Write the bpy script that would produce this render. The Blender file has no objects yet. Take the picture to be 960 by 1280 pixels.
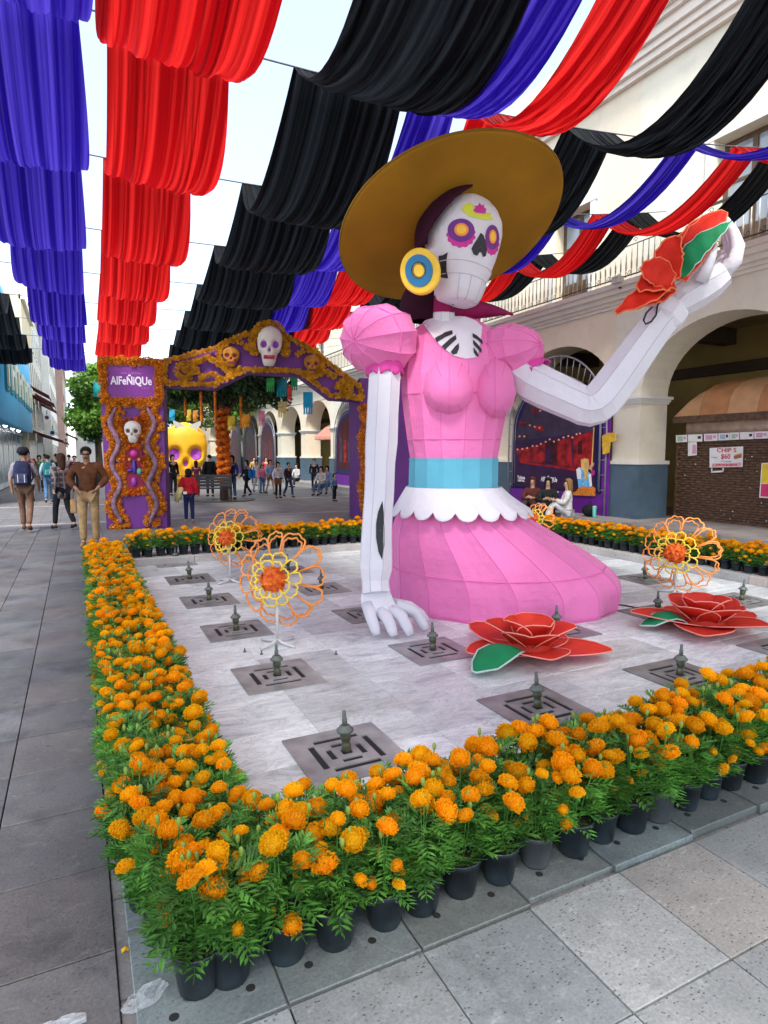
import bpy, bmesh, math, random
from mathutils import Vector, Matrix
from mathutils.bvhtree import BVHTree
R = math.radians
PI = math.pi
random.seed(7)
sc = bpy.context.scene
col = sc.collection

# ------------------------------------------------------------------ camera
FPX = 775.0
PITCH = math.atan(73 / 775)
YAW = math.atan((480 - 95) / (775 / math.cos(PITCH)))
EYE = Vector((0, 0, 1.6))
cd = bpy.data.cameras.new('camera')
cam = bpy.data.objects.new('camera', cd)
col.objects.link(cam)
cam.location = EYE
cam.rotation_euler = (PI / 2 - PITCH, 0, -YAW)
cd.sensor_fit = 'VERTICAL'
cd.sensor_height = 24
cd.lens = 24 * FPX / 1280
cd.clip_start = 0.05
cd.clip_end = 3000
sc.camera = cam

# ------------------------------------------------------------------ sky, sun, exposure
SUN_EL, SUN_AZ = R(52), R(215)      # azimuth clockwise from +Y
w = bpy.data.worlds.new('World')
sc.world = w
w.use_nodes = True
nt = w.node_tree
nt.nodes.clear()
def nd(t, **k):
    n = nt.nodes.new(t)
    for a, b in k.items(): setattr(n, a, b)
    return n
out = nd('ShaderNodeOutputWorld')
bg = nd('ShaderNodeBackground'); bg.inputs[1].default_value = 0.13
sky = nd('ShaderNodeTexSky', sky_type='NISHITA', sun_disc=False)
sky.sun_elevation = SUN_EL; sky.sun_rotation = SUN_AZ; sky.air_density = 1.0; sky.dust_density = .4
tc = nd('ShaderNodeTexCoord')
nz = nd('ShaderNodeTexNoise'); nz.inputs['Scale'].default_value = 1.3; nz.inputs['Detail'].default_value = 5
rp = nd('ShaderNodeValToRGB')
rp.color_ramp.elements[0].position = 0.44; rp.color_ramp.elements[0].color = (.20, .20, .20, 1)
rp.color_ramp.elements[1].position = 0.60; rp.color_ramp.elements[1].color = (.97, .97, .97, 1)
mx = nd('ShaderNodeMix', data_type='RGBA')
mx.inputs['B'].default_value = (8.3, 8.5, 8.7, 1)
L = nt.links.new
cmap = nd('ShaderNodeMapping'); cmap.inputs['Location'].default_value = (5.9, 0, 0)
L(tc.outputs['Generated'], cmap.inputs['Vector']); L(cmap.outputs['Vector'], nz.inputs['Vector'])
L(nz.outputs['Fac'], rp.inputs['Fac'])
L(rp.outputs['Color'], mx.inputs['Factor'])
L(sky.outputs['Color'], mx.inputs['A'])
L(mx.outputs['Result'], bg.inputs[0])
L(bg.outputs[0], out.inputs[0])

sl = bpy.data.lights.new('sun', 'SUN')
sl.energy = 2.0; sl.angle = R(12); sl.color = (1, .96, .90)
sun = bpy.data.objects.new('sun', sl)
col.objects.link(sun)
sd = Vector((math.sin(SUN_AZ) * math.cos(SUN_EL), math.cos(SUN_AZ) * math.cos(SUN_EL), math.sin(SUN_EL)))
sun.rotation_euler = (-sd).to_track_quat('-Z', 'Y').to_euler()
sun.location = sd * 60

sc.render.engine = 'CYCLES'
sc.view_settings.view_transform = 'Standard'
sc.view_settings.look = 'None'
sc.view_settings.exposure = 1.4
sc.view_settings.gamma = 1
sc.view_settings.use_curve_mapping = False
sc.cycles.max_bounces = 8
sc.cycles.transmission_bounces = 6
sc.cycles.transparent_max_bounces = 8

# ------------------------------------------------------------------ measuring helpers (photograph pixel -> place in the square)
_cp, _sp, _cy, _sy = math.cos(PITCH), math.sin(PITCH), math.cos(YAW), math.sin(YAW)
FW = Vector((_sy * _cp, _cy * _cp, -_sp))
RT = Vector((_cy, -_sy, 0))
UP = RT.cross(FW)
FH = Vector((_sy, _cy, 0))          # horizontal view direction
def ray(x, y): return FW + RT * ((x - 480) / FPX) + UP * ((640 - y) / FPX)
def atD(x, y, d): return EYE + ray(x, y) * d
def atZ(x, y, z=0.0):
    r = ray(x, y); return EYE + r * ((z - EYE.z) / r.z)
def atX(x, y, X): r = ray(x, y); return EYE + r * (X / r.x)
def atY(x, y, Y): r = ray(x, y); return EYE + r * (Y / r.y)

# ------------------------------------------------------------------ materials
MATS = {}
def mat(name, c, rough=.6, var=.12, scale=6, bump=0, bscale=60, metal=0, trans=0, spec=.5, rand=0, sheen=0, c2=None, detail=4, emit=0, alpha=1, stretch=None, satrand=0, bdist=.01):
    """Principled material with noise variation, per-object brightness, optional bump and translucency."""
    if name in MATS: return MATS[name]
    m = bpy.data.materials.new(name); m.use_nodes = True
    t = m.node_tree; N = t.nodes; K = t.links.new
    N.clear()
    o = N.new('ShaderNodeOutputMaterial')
    p = N.new('ShaderNodeBsdfPrincipled')
    co = N.new('ShaderNodeTexCoord')
    src = co.outputs['Object']
    if stretch:
        mp = N.new('ShaderNodeMapping'); mp.inputs['Scale'].default_value = stretch
        K(src, mp.inputs['Vector']); src = mp.outputs['Vector']
    n1 = N.new('ShaderNodeTexNoise'); n1.inputs['Scale'].default_value = scale; n1.inputs['Detail'].default_value = detail
    K(src, n1.inputs['Vector'])
    mixn = N.new('ShaderNodeMix'); mixn.data_type = 'RGBA'
    a = [x * (1 - var) for x in c]; b = [min(1, x * (1 + var)) for x in (c2 or c)]
    mixn.inputs['A'].default_value = (*a, 1); mixn.inputs['B'].default_value = (*b, 1)
    cr = N.new('ShaderNodeMapRange'); cr.inputs['From Min'].default_value = .3; cr.inputs['From Max'].default_value = .7
    K(n1.outputs['Fac'], cr.inputs['Value']); K(cr.outputs['Result'], mixn.inputs['Factor'])
    colr = mixn.outputs['Result']
    if rand or satrand:
        oi = N.new('ShaderNodeObjectInfo'); h = N.new('ShaderNodeHueSaturation')
        mr = N.new('ShaderNodeMapRange'); mr.inputs['To Min'].default_value = 1 - rand; mr.inputs['To Max'].default_value = 1 + rand
        K(oi.outputs['Random'], mr.inputs['Value']); K(mr.outputs['Result'], h.inputs['Value'])
        if satrand:
            mr2 = N.new('ShaderNodeMapRange'); mr2.inputs['To Min'].default_value = .5 - satrand; mr2.inputs['To Max'].default_value = .5 + satrand
            mm = N.new('ShaderNodeMath'); mm.operation = 'FRACT'; m3 = N.new('ShaderNodeMath'); m3.operation = 'MULTIPLY'; m3.inputs[1].default_value = 7.31
            K(oi.outputs['Random'], m3.inputs[0]); K(m3.outputs[0], mm.inputs[0]); K(mm.outputs[0], mr2.inputs['Value']); K(mr2.outputs['Result'], h.inputs['Hue'])
        K(colr, h.inputs['Color']); colr = h.outputs['Color']
    K(colr, p.inputs['Base Color'])
    p.inputs['Roughness'].default_value = rough
    p.inputs['Metallic'].default_value = metal
    p.inputs['Specular IOR Level'].default_value = spec
    if sheen:
        p.inputs['Sheen Weight'].default_value = sheen; p.inputs['Sheen Roughness'].default_value = .4
    if emit:
        K(colr, p.inputs['Emission Color']); p.inputs['Emission Strength'].default_value = emit
    if bump:
        n2 = N.new('ShaderNodeTexNoise'); n2.inputs['Scale'].default_value = bscale; n2.inputs['Detail'].default_value = 4
        K(src, n2.inputs['Vector'])
        bp = N.new('ShaderNodeBump'); bp.inputs['Strength'].default_value = bump; bp.inputs['Distance'].default_value = bdist
        K(n2.outputs['Fac'], bp.inputs['Height']); K(bp.outputs['Normal'], p.inputs['Normal'])
    fin = p.outputs[0]
    if trans:
        tr = N.new('ShaderNodeBsdfTranslucent'); K(colr, tr.inputs['Color'])
        ms = N.new('ShaderNodeMixShader'); ms.inputs[0].default_value = trans
        K(fin, ms.inputs[1]); K(tr.outputs[0], ms.inputs[2]); fin = ms.outputs[0]
    if alpha < 1:
        tp = N.new('ShaderNodeBsdfTransparent'); ms = N.new('ShaderNodeMixShader'); ms.inputs[0].default_value = alpha
        K(tp.outputs[0], ms.inputs[1]); K(fin, ms.inputs[2]); fin = ms.outputs[0]
    K(fin, o.inputs['Surface'])
    MATS[name] = m
    return m

# ------------------------------------------------------------------ mesh builder
class MB:
    def __init__(s): s.v = []; s.f = []
    def add(s, vs, fs):
        b = len(s.v); s.v += [Vector(q) for q in vs]; s.f += [[i + b for i in q] for q in fs]; return s
    def box(s, c, d, ax=None):
        c = Vector(c); ex, ey, ez = ax or (Vector((1, 0, 0)), Vector((0, 1, 0)), Vector((0, 0, 1)))
        hx, hy, hz = d[0] / 2, d[1] / 2, d[2] / 2
        vs = [c + ex * (hx * i) + ey * (hy * j) + ez * (hz * k) for k in (-1, 1) for j in (-1, 1) for i in (-1, 1)]
        return s.add(vs, [(0, 2, 3, 1), (4, 5, 7, 6), (0, 1, 5, 4), (2, 6, 7, 3), (0, 4, 6, 2), (1, 3, 7, 5)])
    def bb(s, x0, x1, y0, y1, z0, z1): return s.box(((x0 + x1) / 2, (y0 + y1) / 2, (z0 + z1) / 2), (x1 - x0, y1 - y0, z1 - z0))
    def slab(s, x0, x1, y0, y1, z0, z1, b):      # box with a chamfered top
        vs = [(x0, y0, z0), (x1, y0, z0), (x1, y1, z0), (x0, y1, z0), (x0, y0, z1 - b), (x1, y0, z1 - b), (x1, y1, z1 - b), (x0, y1, z1 - b),
              (x0 + b, y0 + b, z1), (x1 - b, y0 + b, z1), (x1 - b, y1 - b, z1), (x0 + b, y1 - b, z1)]
        fs = [(8, 9, 10, 11)]
        for i in range(4):
            j = (i + 1) % 4; fs += [(i, j, j + 4, i + 4), (i + 4, j + 4, j + 8, i + 8)]
        return s.add(vs, fs)
    def grid(s, rows, closed=False, close_rows=False):
        b = len(s.v); n = len(rows[0]); m = len(rows)
        for r in rows: s.v += [Vector(q) for q in r]
        for i in range(m if close_rows else m - 1):
            i2 = (i + 1) % m
            for j in range(n if closed else n - 1):
                k = (j + 1) % n
                s.f.append([b + i * n + j, b + i * n + k, b + i2 * n + k, b + i2 * n + j])
        return s
    def tube(s, pts, r, n=8, closed=False, cap=True, flat=None):
        pts = [Vector(p) for p in pts]; m = len(pts)
        rs = r if isinstance(r, (list, tuple)) else [r] * m
        rows = []; prev = None
        for i, p in enumerate(pts):
            a = pts[i - 1] if (i or closed) else p; c = pts[(i + 1) % m] if (i < m - 1 or closed) else p
            t = (c - a)
            t = t.normalized() if t.length > 1e-9 else Vector((0, 0, 1))
            if prev is None:
                u = Vector((0, 0, 1)) if abs(t.z) < .9 else Vector((1, 0, 0))
                prev = (u - t * u.dot(t)).normalized()
            else:
                q = prev - t * prev.dot(t)
                prev = q.normalized() if q.length > 1e-6 else prev
            bi = t.cross(prev)
            fl = flat or 1
            rows.append([p + (prev * math.cos(k * 2 * PI / n) + bi * (math.sin(k * 2 * PI / n) * fl)) * rs[i] for k in range(n)])
        b = len(s.v)
        s.grid(rows, closed=True, close_rows=closed)
        if cap and not closed:
            s.f.append([b + k for k in range(n)][::-1]); s.f.append([b + (m - 1) * n + k for k in range(n)])
        return s
    def lathe(s, prof, n=16, o=(0, 0, 0), ax=None, sx=1, sy=1, cap=True):
        o = Vector(o); ex, ey, ez = ax or (Vector((1, 0, 0)), Vector((0, 1, 0)), Vector((0, 0, 1)))
        rows = [[o + ex * (r * sx * math.cos(k * 2 * PI / n)) + ey * (r * sy * math.sin(k * 2 * PI / n)) + ez * z for k in range(n)] for r, z in prof]
        b = len(s.v); s.grid(rows, closed=True)
        if cap:
            if prof[0][0] > 1e-6: s.f.append([b + k for k in range(n)][::-1])
            if prof[-1][0] > 1e-6: s.f.append([b + (len(prof) - 1) * n + k for k in range(n)])
        return s
    def prism(s, poly, o, ex, ey, ez, t):       # polygon in the plane (ex, ey) at o, thickness t along ez (centred)
        o = Vector(o); n = len(poly); b = len(s.v)
        for q in (-t / 2, t / 2): s.v += [o + ex * x + ey * y + ez * q for x, y in poly]
        s.f.append([b + i for i in range(n)][::-1]); s.f.append([b + n + i for i in range(n)])
        for i in range(n):
            j = (i + 1) % n; s.f.append([b + i, b + j, b + n + j, b + n + i])
        return s
    def sphere(s, c, r, n=10, m=7, sc3=(1, 1, 1)):
        c = Vector(c); rows = []
        for i in range(m + 1):
            a = -PI / 2 + PI * i / m
            rows.append([c + Vector((r * sc3[0] * math.cos(a) * math.cos(k * 2 * PI / n), r * sc3[1] * math.cos(a) * math.sin(k * 2 * PI / n), r * sc3[2] * math.sin(a))) for k in range(n)])
        return s.grid(rows, closed=True)
    def mesh(s, name, m, smooth=False, off=None):
        me = bpy.data.meshes.new(name)
        me.from_pydata([(v - off) if off else v for v in s.v], [], s.f)
        for x in (m if isinstance(m, (list, tuple)) else [m]): me.materials.append(x)
        me.validate()
        if smooth: me.shade_smooth()
        me.update()
        return me
    def build(s, name, m, parent=None, smooth=False, world=False, fix=True):
        """link as ONE mesh object; world=True: the points are world points and the parent only has a location"""
        off = None
        if world and parent is not None: off = wloc(parent)
        me = s.mesh(name, m, smooth, off)
        if fix:
            bm = bmesh.new(); bm.from_mesh(me); bmesh.ops.recalc_face_normals(bm, faces=bm.faces); bm.to_mesh(me); bm.free()
            if smooth: me.shade_smooth()
        return link(name, me, parent)
def wloc(o):
    p = Vector(o.location)
    while o.parent: o = o.parent; p += o.location
    return p
def link(name, me, parent=None, loc=None, rot=None, scale=None):
    o = bpy.data.objects.new(name, me); col.objects.link(o)
    if parent is not None: o.parent = parent
    if loc is not None: o.location = loc
    if rot is not None: o.rotation_euler = rot
    if scale is not None: o.scale = scale
    return o
def tag(o, label=None, cat=None, group=None, kind=None):
    if label: o['label'] = label
    if cat: o['category'] = cat
    if group: o['group'] = group
    if kind: o['kind'] = kind
    return o
def thing(name, label, cat, loc=(0, 0, 0), rz=0, group=None):
    o = bpy.data.objects.new(name, None); col.objects.link(o)
    o.empty_display_size = .1
    o.location = loc; o.rotation_euler = (0, 0, rz)
    return tag(o, label, cat, group)
def struct(o): return tag(o, kind='structure')
def copy_tree(o, parent=None):
    c = o.copy(); col.objects.link(c); c.parent = parent
    for ch in o.children: copy_tree(ch, c)
    return c
def soften(o, width=.01, seg=2, ang=40):
    b = o.modifiers.new('bevel', 'BEVEL'); b.width = width; b.segments = seg; b.limit_method = 'ANGLE'; b.angle_limit = R(ang)
    return o
TMPS = bpy.data.scenes.new('workbench_tmp')
def evaluated(o):
    """mesh of an unlinked object with its modifiers, worked out in a scratch scene"""
    TMPS.collection.objects.link(o)
    vl = TMPS.view_layers[0]; vl.update()
    me = bpy.data.meshes.new_from_object(o.evaluated_get(vl.depsgraph))
    bpy.data.objects.remove(o)
    return me
def text(name, body, size, o, ex, ey, m, parent, depth=.002, align='CENTER', sx=1, world=True, bold=0):
    c = bpy.data.curves.new(name, 'FONT'); c.body = body; c.size = size; c.align_x = align; c.align_y = 'CENTER'; c.extrude = depth; c.offset = bold
    c.resolution_u = 3
    me = evaluated(bpy.data.objects.new(name, c))
    ez = ex.cross(ey)
    off = wloc(parent) if (world and parent is not None) else Vector((0, 0, 0))
    for v in me.vertices: v.co = Vector(o) + ex * (v.co.x * sx) + ey * v.co.y + ez * v.co.z - off
    me.materials.clear(); me.materials.append(m)
    return link(name, me, parent)
X3, Y3, Z3 = Vector((1, 0, 0)), Vector((0, 1, 0)), Vector((0, 0, 1))
ORD = ['first', 'second', 'third', 'fourth', 'fifth', 'sixth', 'seventh', 'eighth', 'ninth', 'tenth', 'eleventh', 'twelfth']
def nth(i):
    i += 1
    if i <= 12: return ORD[i - 1]
    return '%d%s' % (i, 'th' if 10 < i % 100 < 14 else {1: 'st', 2: 'nd', 3: 'rd'}.get(i % 10, 'th'))
# ------------------------------------------------------------------ stone materials
def stone_mat(name, base, dark, pits=.5, rough=.75, rand=.14, blotch=1.6, vs=38, stain=.5, gums=.5, lite=1.0, fine=.78):
    m = bpy.data.materials.new(name); m.use_nodes = True
    t = m.node_tree; N = t.nodes; K = t.links.new
    p = N['Principled BSDF']
    co = N.new('ShaderNodeTexCoord'); oi = N.new('ShaderNodeObjectInfo'); geo = N.new('ShaderNodeNewGeometry')
    def noise(sc_, det, src):
        n = N.new('ShaderNodeTexNoise'); n.inputs['Scale'].default_value = sc_; n.inputs['Detail'].default_value = det; n.inputs['Roughness'].default_value = .65
        K(src, n.inputs['Vector']); return n.outputs['Fac']
    def ramp(src, a, b, ca, cb):
        r = N.new('ShaderNodeValToRGB'); r.color_ramp.elements[0].position = a; r.color_ramp.elements[1].position = b
        r.color_ramp.elements[0].color = (*ca, 1); r.color_ramp.elements[1].color = (*cb, 1); K(src, r.inputs['Fac']); return r.outputs['Color']
    def mul(a, b, f=1.0):
        q = N.new('ShaderNodeMix'); q.data_type = 'RGBA'; q.blend_type = 'MULTIPLY'; q.inputs['Factor'].default_value = f
        K(a, q.inputs['A']); K(b, q.inputs['B']); return q.outputs['Result']
    pos = geo.outputs['Position']
    c = ramp(noise(blotch, 6, pos), .3, .7, dark, base)
    c = mul(c, ramp(noise(90, 3, pos), .3, .7, (fine,) * 3, (1 + (1 - fine) * .7,) * 3))
    mp = N.new('ShaderNodeMapping'); mp.inputs['Scale'].default_value = (1, 1.9, 1); mp.inputs['Rotation'].default_value = (0, 0, .5); K(pos, mp.inputs['Vector'])
    vo = N.new('ShaderNodeTexVoronoi'); vo.inputs['Scale'].default_value = vs; vo.inputs['Randomness'].default_value = 1; K(mp.outputs['Vector'], vo.inputs['Vector'])
    pit = ramp(vo.outputs['Distance'], .13, .26, (1 - pits,) * 3, (1, 1, 1))
    gate = ramp(noise(9, 4, pos), .46, .62, (0, 0, 0), (1, 1, 1))
    q = N.new('ShaderNodeMix'); q.data_type = 'RGBA'; q.inputs['B'].default_value = (1, 1, 1, 1); K(pit, q.inputs['A']); K(gate, q.inputs['Factor'])
    c = mul(c, q.outputs['Result'])
    st = ramp(noise(3.1, 7, pos), .52, .68, (1, 1, 1), (1 - stain,) * 3)
    c = mul(c, st)
    lt = ramp(noise(2.3, 8, co.outputs['Object']), .60, .72, (1, 1, 1), (1 + .28 * lite, 1 + .27 * lite, 1 + .25 * lite)); c = mul(c, lt)
    v2 = N.new('ShaderNodeTexVoronoi'); v2.inputs['Scale'].default_value = 3.3; K(pos, v2.inputs['Vector'])
    gum = ramp(v2.outputs['Distance'], .045, .06, (gums,) * 3, (1, 1, 1)); c = mul(c, gum)
    wn = N.new('ShaderNodeTexNoise'); wn.inputs['Scale'].default_value = 7; wn.inputs['Detail'].default_value = 9; wn.inputs['Distortion'].default_value = 2.5; K(mp.outputs['Vector'], wn.inputs['Vector'])
    c = mul(c, ramp(wn.outputs['Fac'], .60, .70, (1, 1, 1), (1 + .35 * lite, 1 + .34 * lite, 1 + .32 * lite)))
    h = N.new('ShaderNodeHueSaturation'); mr = N.new('ShaderNodeMapRange'); mr.inputs['To Min'].default_value = 1 - rand; mr.inputs['To Max'].default_value = 1 + rand
    K(oi.outputs['Random'], mr.inputs['Value']); K(mr.outputs['Result'], h.inputs['Value']); K(c, h.inputs['Color'])
    m7 = N.new('ShaderNodeMath'); m7.operation = 'MULTIPLY'; m7.inputs[1].default_value = 9.7; fr_ = N.new('ShaderNodeMath'); fr_.operation = 'FRACT'; K(oi.outputs['Random'], m7.inputs[0]); K(m7.outputs[0], fr_.inputs[0])
    tint = ramp(fr_.outputs[0], 0, 1, (.93, 1.0, 1.04), (1.06, .99, .94))
    K(mul(h.outputs['Color'], tint), p.inputs['Base Color'])
    rr = N.new('ShaderNodeMapRange'); rr.inputs['To Min'].default_value = rough - .22; rr.inputs['To Max'].default_value = rough + .12
    K(noise(6, 5, pos), rr.inputs['Value']); K(rr.outputs['Result'], p.inputs['Roughness'])
    bp = N.new('ShaderNodeBump'); bp.inputs['Strength'].default_value = .35; bp.inputs['Distance'].default_value = .004
    K(noise(120, 4, pos), bp.inputs['Height']); K(bp.outputs['Normal'], p.inputs['Normal'])
    MATS[name] = m
    return m
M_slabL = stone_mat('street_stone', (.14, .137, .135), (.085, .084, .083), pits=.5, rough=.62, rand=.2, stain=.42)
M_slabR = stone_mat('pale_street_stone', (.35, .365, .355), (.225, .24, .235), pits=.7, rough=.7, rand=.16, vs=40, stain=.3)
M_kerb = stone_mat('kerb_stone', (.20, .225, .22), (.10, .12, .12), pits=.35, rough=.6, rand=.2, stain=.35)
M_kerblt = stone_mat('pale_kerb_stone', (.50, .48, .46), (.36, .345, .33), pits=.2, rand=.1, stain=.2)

def marble_mat():
    m = bpy.data.materials.new('marble'); m.use_nodes = True
    t = m.node_tree; N = t.nodes; K = t.links.new
    p = N['Principled BSDF']; geo = N.new('ShaderNodeNewGeometry'); oi = N.new('ShaderNodeObjectInfo')
    ad = N.new('ShaderNodeVectorMath'); ad.operation = 'ADD'
    sc_ = N.new('ShaderNodeVectorMath'); sc_.operation = 'SCALE'; sc_.inputs[0].default_value = (13, 29, 7); K(oi.outputs['Random'], sc_.inputs['Scale'])
    K(geo.outputs['Position'], ad.inputs[0]); K(sc_.outputs[0], ad.inputs[1]); src = ad.outputs[0]
    mp = N.new('ShaderNodeMapping'); mp.inputs['Scale'].default_value = (1, 2.4, 1); mp.inputs['Rotation'].default_value = (0, 0, .35); K(src, mp.inputs['Vector'])
    def noise(s, d, v, dist=0):
        n = N.new('ShaderNodeTexNoise'); n.inputs['Scale'].default_value = s; n.inputs['Detail'].default_value = d; n.inputs['Roughness'].default_value = .68; n.inputs['Distortion'].default_value = dist
        K(v, n.inputs['Vector']); return n.outputs['Fac']
    r = N.new('ShaderNodeValToRGB'); e = r.color_ramp.elements
    e[0].position = .28; e[0].color = (.32, .375, .40, 1); e[1].position = .70; e[1].color = (.80, .85, .83, 1)
    x = e.new(.44); x.color = (.60, .65, .645, 1)
    K(noise(2.3, 9, mp.outputs['Vector'], 1.6), r.inputs['Fac'])
    v = N.new('ShaderNodeValToRGB'); e = v.color_ramp.elements
    e[0].position = .47; e[0].color = (1, 1, 1, 1); e[1].position = .53; e[1].color = (1, 1, 1, 1); x = e.new(.5); x.color = (.62, .62, .66, 1)
    K(noise(3.2, 8, mp.outputs['Vector'], 2.2), v.inputs['Fac'])
    q = N.new('ShaderNodeMix'); q.data_type = 'RGBA'; q.blend_type = 'MULTIPLY'; q.inputs['Factor'].default_value = .8; K(r.outputs['Color'], q.inputs['A']); K(v.outputs['Color'], q.inputs['B'])
    # dusty stains, brownish
    d = N.new('ShaderNodeValToRGB'); d.color_ramp.elements[0].position = .55; d.color_ramp.elements[0].color = (1, 1, 1, 1); d.color_ramp.elements[1].position = .75; d.color_ramp.elements[1].color = (.72, .66, .60, 1)
    K(noise(.9, 8, geo.outputs['Position']), d.inputs['Fac'])
    q2 = N.new('ShaderNodeMix'); q2.data_type = 'RGBA'; q2.blend_type = 'MULTIPLY'; q2.inputs['Factor'].default_value = 1; K(q.outputs['Result'], q2.inputs['A']); K(d.outputs['Color'], q2.inputs['B'])
    h = N.new('ShaderNodeHueSaturation'); mr = N.new('ShaderNodeMapRange'); mr.inputs['To Min'].default_value = .76; mr.inputs['To Max'].default_value = 1.16
    K(oi.outputs['Random'], mr.inputs['Value']); K(mr.outputs['Result'], h.inputs['Value']); K(q2.outputs['Result'], h.inputs['Color'])
    K(h.outputs['Color'], p.inputs['Base Color'])
    rr = N.new('ShaderNodeMapRange'); rr.inputs['To Min'].default_value = .22; rr.inputs['To Max'].default_value = .6; K(noise(3, 6, geo.outputs['Position']), rr.inputs['Value']); K(rr.outputs['Result'], p.inputs['Roughness'])
    MATS['marble'] = m
    return m
M_marble = marble_mat()

def far_paving_mat():
    m = stone_mat('far_paving', (.23, .23, .225), (.16, .16, .16), pits=.2, rand=0, stain=.25)
    t = m.node_tree; N = t.nodes; K = t.links.new
    p = N['Principled BSDF']; src = p.inputs['Base Color'].links[0].from_socket
    geo = N.new('ShaderNodeNewGeometry')
    b = N.new('ShaderNodeTexBrick'); b.offset = 0; b.inputs['Scale'].default_value = 1; b.inputs['Brick Width'].default_value = .41; b.inputs['Row Height'].default_value = .465
    b.inputs['Mortar Size'].default_value = .006; b.inputs['Color1'].default_value = (1, 1, 1, 1); b.inputs['Color2'].default_value = (.86, .86, .86, 1); b.inputs['Mortar'].default_value = (.45, .45, .45, 1)
    K(geo.outputs['Position'], b.inputs['Vector'])
    q = N.new('ShaderNodeMix'); q.data_type = 'RGBA'; q.blend_type = 'MULTIPLY'; q.inputs['Factor'].default_value = 1
    K(src, q.inputs['A']); K(b.outputs['Color'], q.inputs['B']); K(q.outputs['Result'], p.inputs['Base Color'])
    return m
M_far = far_paving_mat()
M_dark = mat('dark_void', (.012, .012, .013), .9)

# ------------------------------------------------------------------ ground
g = MB().add([(-300, -60, -.014), (300, -60, -.014), (300, 500, -.014), (-300, 500, -.014)], [(0, 1, 2, 3)]).build('ground', M_far)
struct(g)

def gap_ok(): return random.uniform(-.0015, .0015)
def paving(name, m, xs, ys, jog=0, skip=None, zr=.002):
    base = MB().bb(xs[0], xs[-1], ys[0], ys[-1], -.05, -.0125).build(name, M_dark)
    struct(base)
    for i in range(len(xs) - 1):
        for j in range(len(ys) - 1):
            x0, x1, y0, y1 = xs[i] + .003, xs[i + 1] - .003, ys[j] + .003, ys[j + 1] - .003
            if skip and skip((x0 + x1) / 2, (y0 + y1) / 2): continue
            z = random.uniform(-zr, zr)
            o = MB().slab(x0, x1, y0, y1, -.03, z, .0022).build('paving_slab', m, base)
    return base
xsL = [-2.0, -1.58, -1.17, -.76, -.36, .05]
ysL = [.67 + .465 * k for k in range(33)]
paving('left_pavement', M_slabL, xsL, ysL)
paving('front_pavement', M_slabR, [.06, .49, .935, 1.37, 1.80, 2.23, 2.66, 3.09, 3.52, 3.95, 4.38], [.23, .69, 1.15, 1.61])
# long pale joint bands across the street beyond the arch
for i, (y, n) in enumerate(((16.0, 0), (21.5, 0))):
    struct(MB().bb(-3, 10.2, y, y + .16, -.02, -.008).build('paving_band', M_kerblt))

# kerb stones under the flower pots
kb = MB().bb(.085, 4.9, 1.62, 2.12, -.08, -.03).build('front_kerb', M_dark); struct(kb)
kx = [.085, .49, .94, 1.385, 1.795, 2.24, 2.68, 3.12, 3.56, 4.0, 4.85]
kz = [.0, .002, .004, .012, .02, .026, .032, .034, .03, .03]
for i in range(10):
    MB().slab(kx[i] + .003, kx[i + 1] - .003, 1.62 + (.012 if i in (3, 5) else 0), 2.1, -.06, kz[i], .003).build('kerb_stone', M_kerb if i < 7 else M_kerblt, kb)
    for hx in (.11, .33):
        MB().lathe([(.0, kz[i] + .0015), (.0125, kz[i] + .0015), (.0145, kz[i] + .0006)], 12, (kx[i] + hx + random.uniform(-.02, .02), 1.722, 0), cap=False).build('drain_hole', M_dark, kb)
kl = MB().bb(.085, .58, 2.13, 9.4, -.08, -.03).build('side_kerb', M_dark); struct(kl)
for k in range(16):
    y0 = 2.13 + k * .454
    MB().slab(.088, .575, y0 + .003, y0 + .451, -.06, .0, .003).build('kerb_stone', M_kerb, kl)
gr_ = MB().bb(.05, .088, .4, 9.4, -.05, -.045).build('gutter', M_dark); struct(gr_)

# fountain floor of marble tiles
fl = MB().bb(.58, 7.35, 2.1, 9.35, -.06, -.012).build('fountain_floor', M_dark); struct(fl)
TX = [.58 + .6155 * i for i in range(12)]
TY = [2.10 + .4265 * j for j in range(18)]
for j in range(17):
    for i in range(11):
        MB().slab(TX[i] + .0012, TX[i + 1] - .0012, TY[j] + .0012, TY[j + 1] - .0012, -.03, random.uniform(-.0008, .0008), .002).build('marble_tile', M_marble, fl)

# raised kerbs on the far sides of the fountain
bk = MB().bb(.58, 7.9, 9.36, 10.05, -.05, .10).build('back_kerb_core', M_kerblt); bk.name = 'back_kerb'; struct(bk)
for k in range(8):
    x0 = .6 + k * .9
    MB().slab(x0 + .003, x0 + .897, 9.33, 9.75, -.02, .112, .012).build('kerb_stone', M_kerblt, bk)
rk = MB().bb(7.42, 8.25, 2.0, 9.36, -.05, .10).build('right_kerb', M_kerblt); struct(rk)
for k in range(7):
    y0 = 2.95 + k * .9
    MB().slab(7.36, 7.8, y0 + .003, y0 + .897, -.02, .112, .012).build('kerb_stone', M_kerblt, rk)

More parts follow.
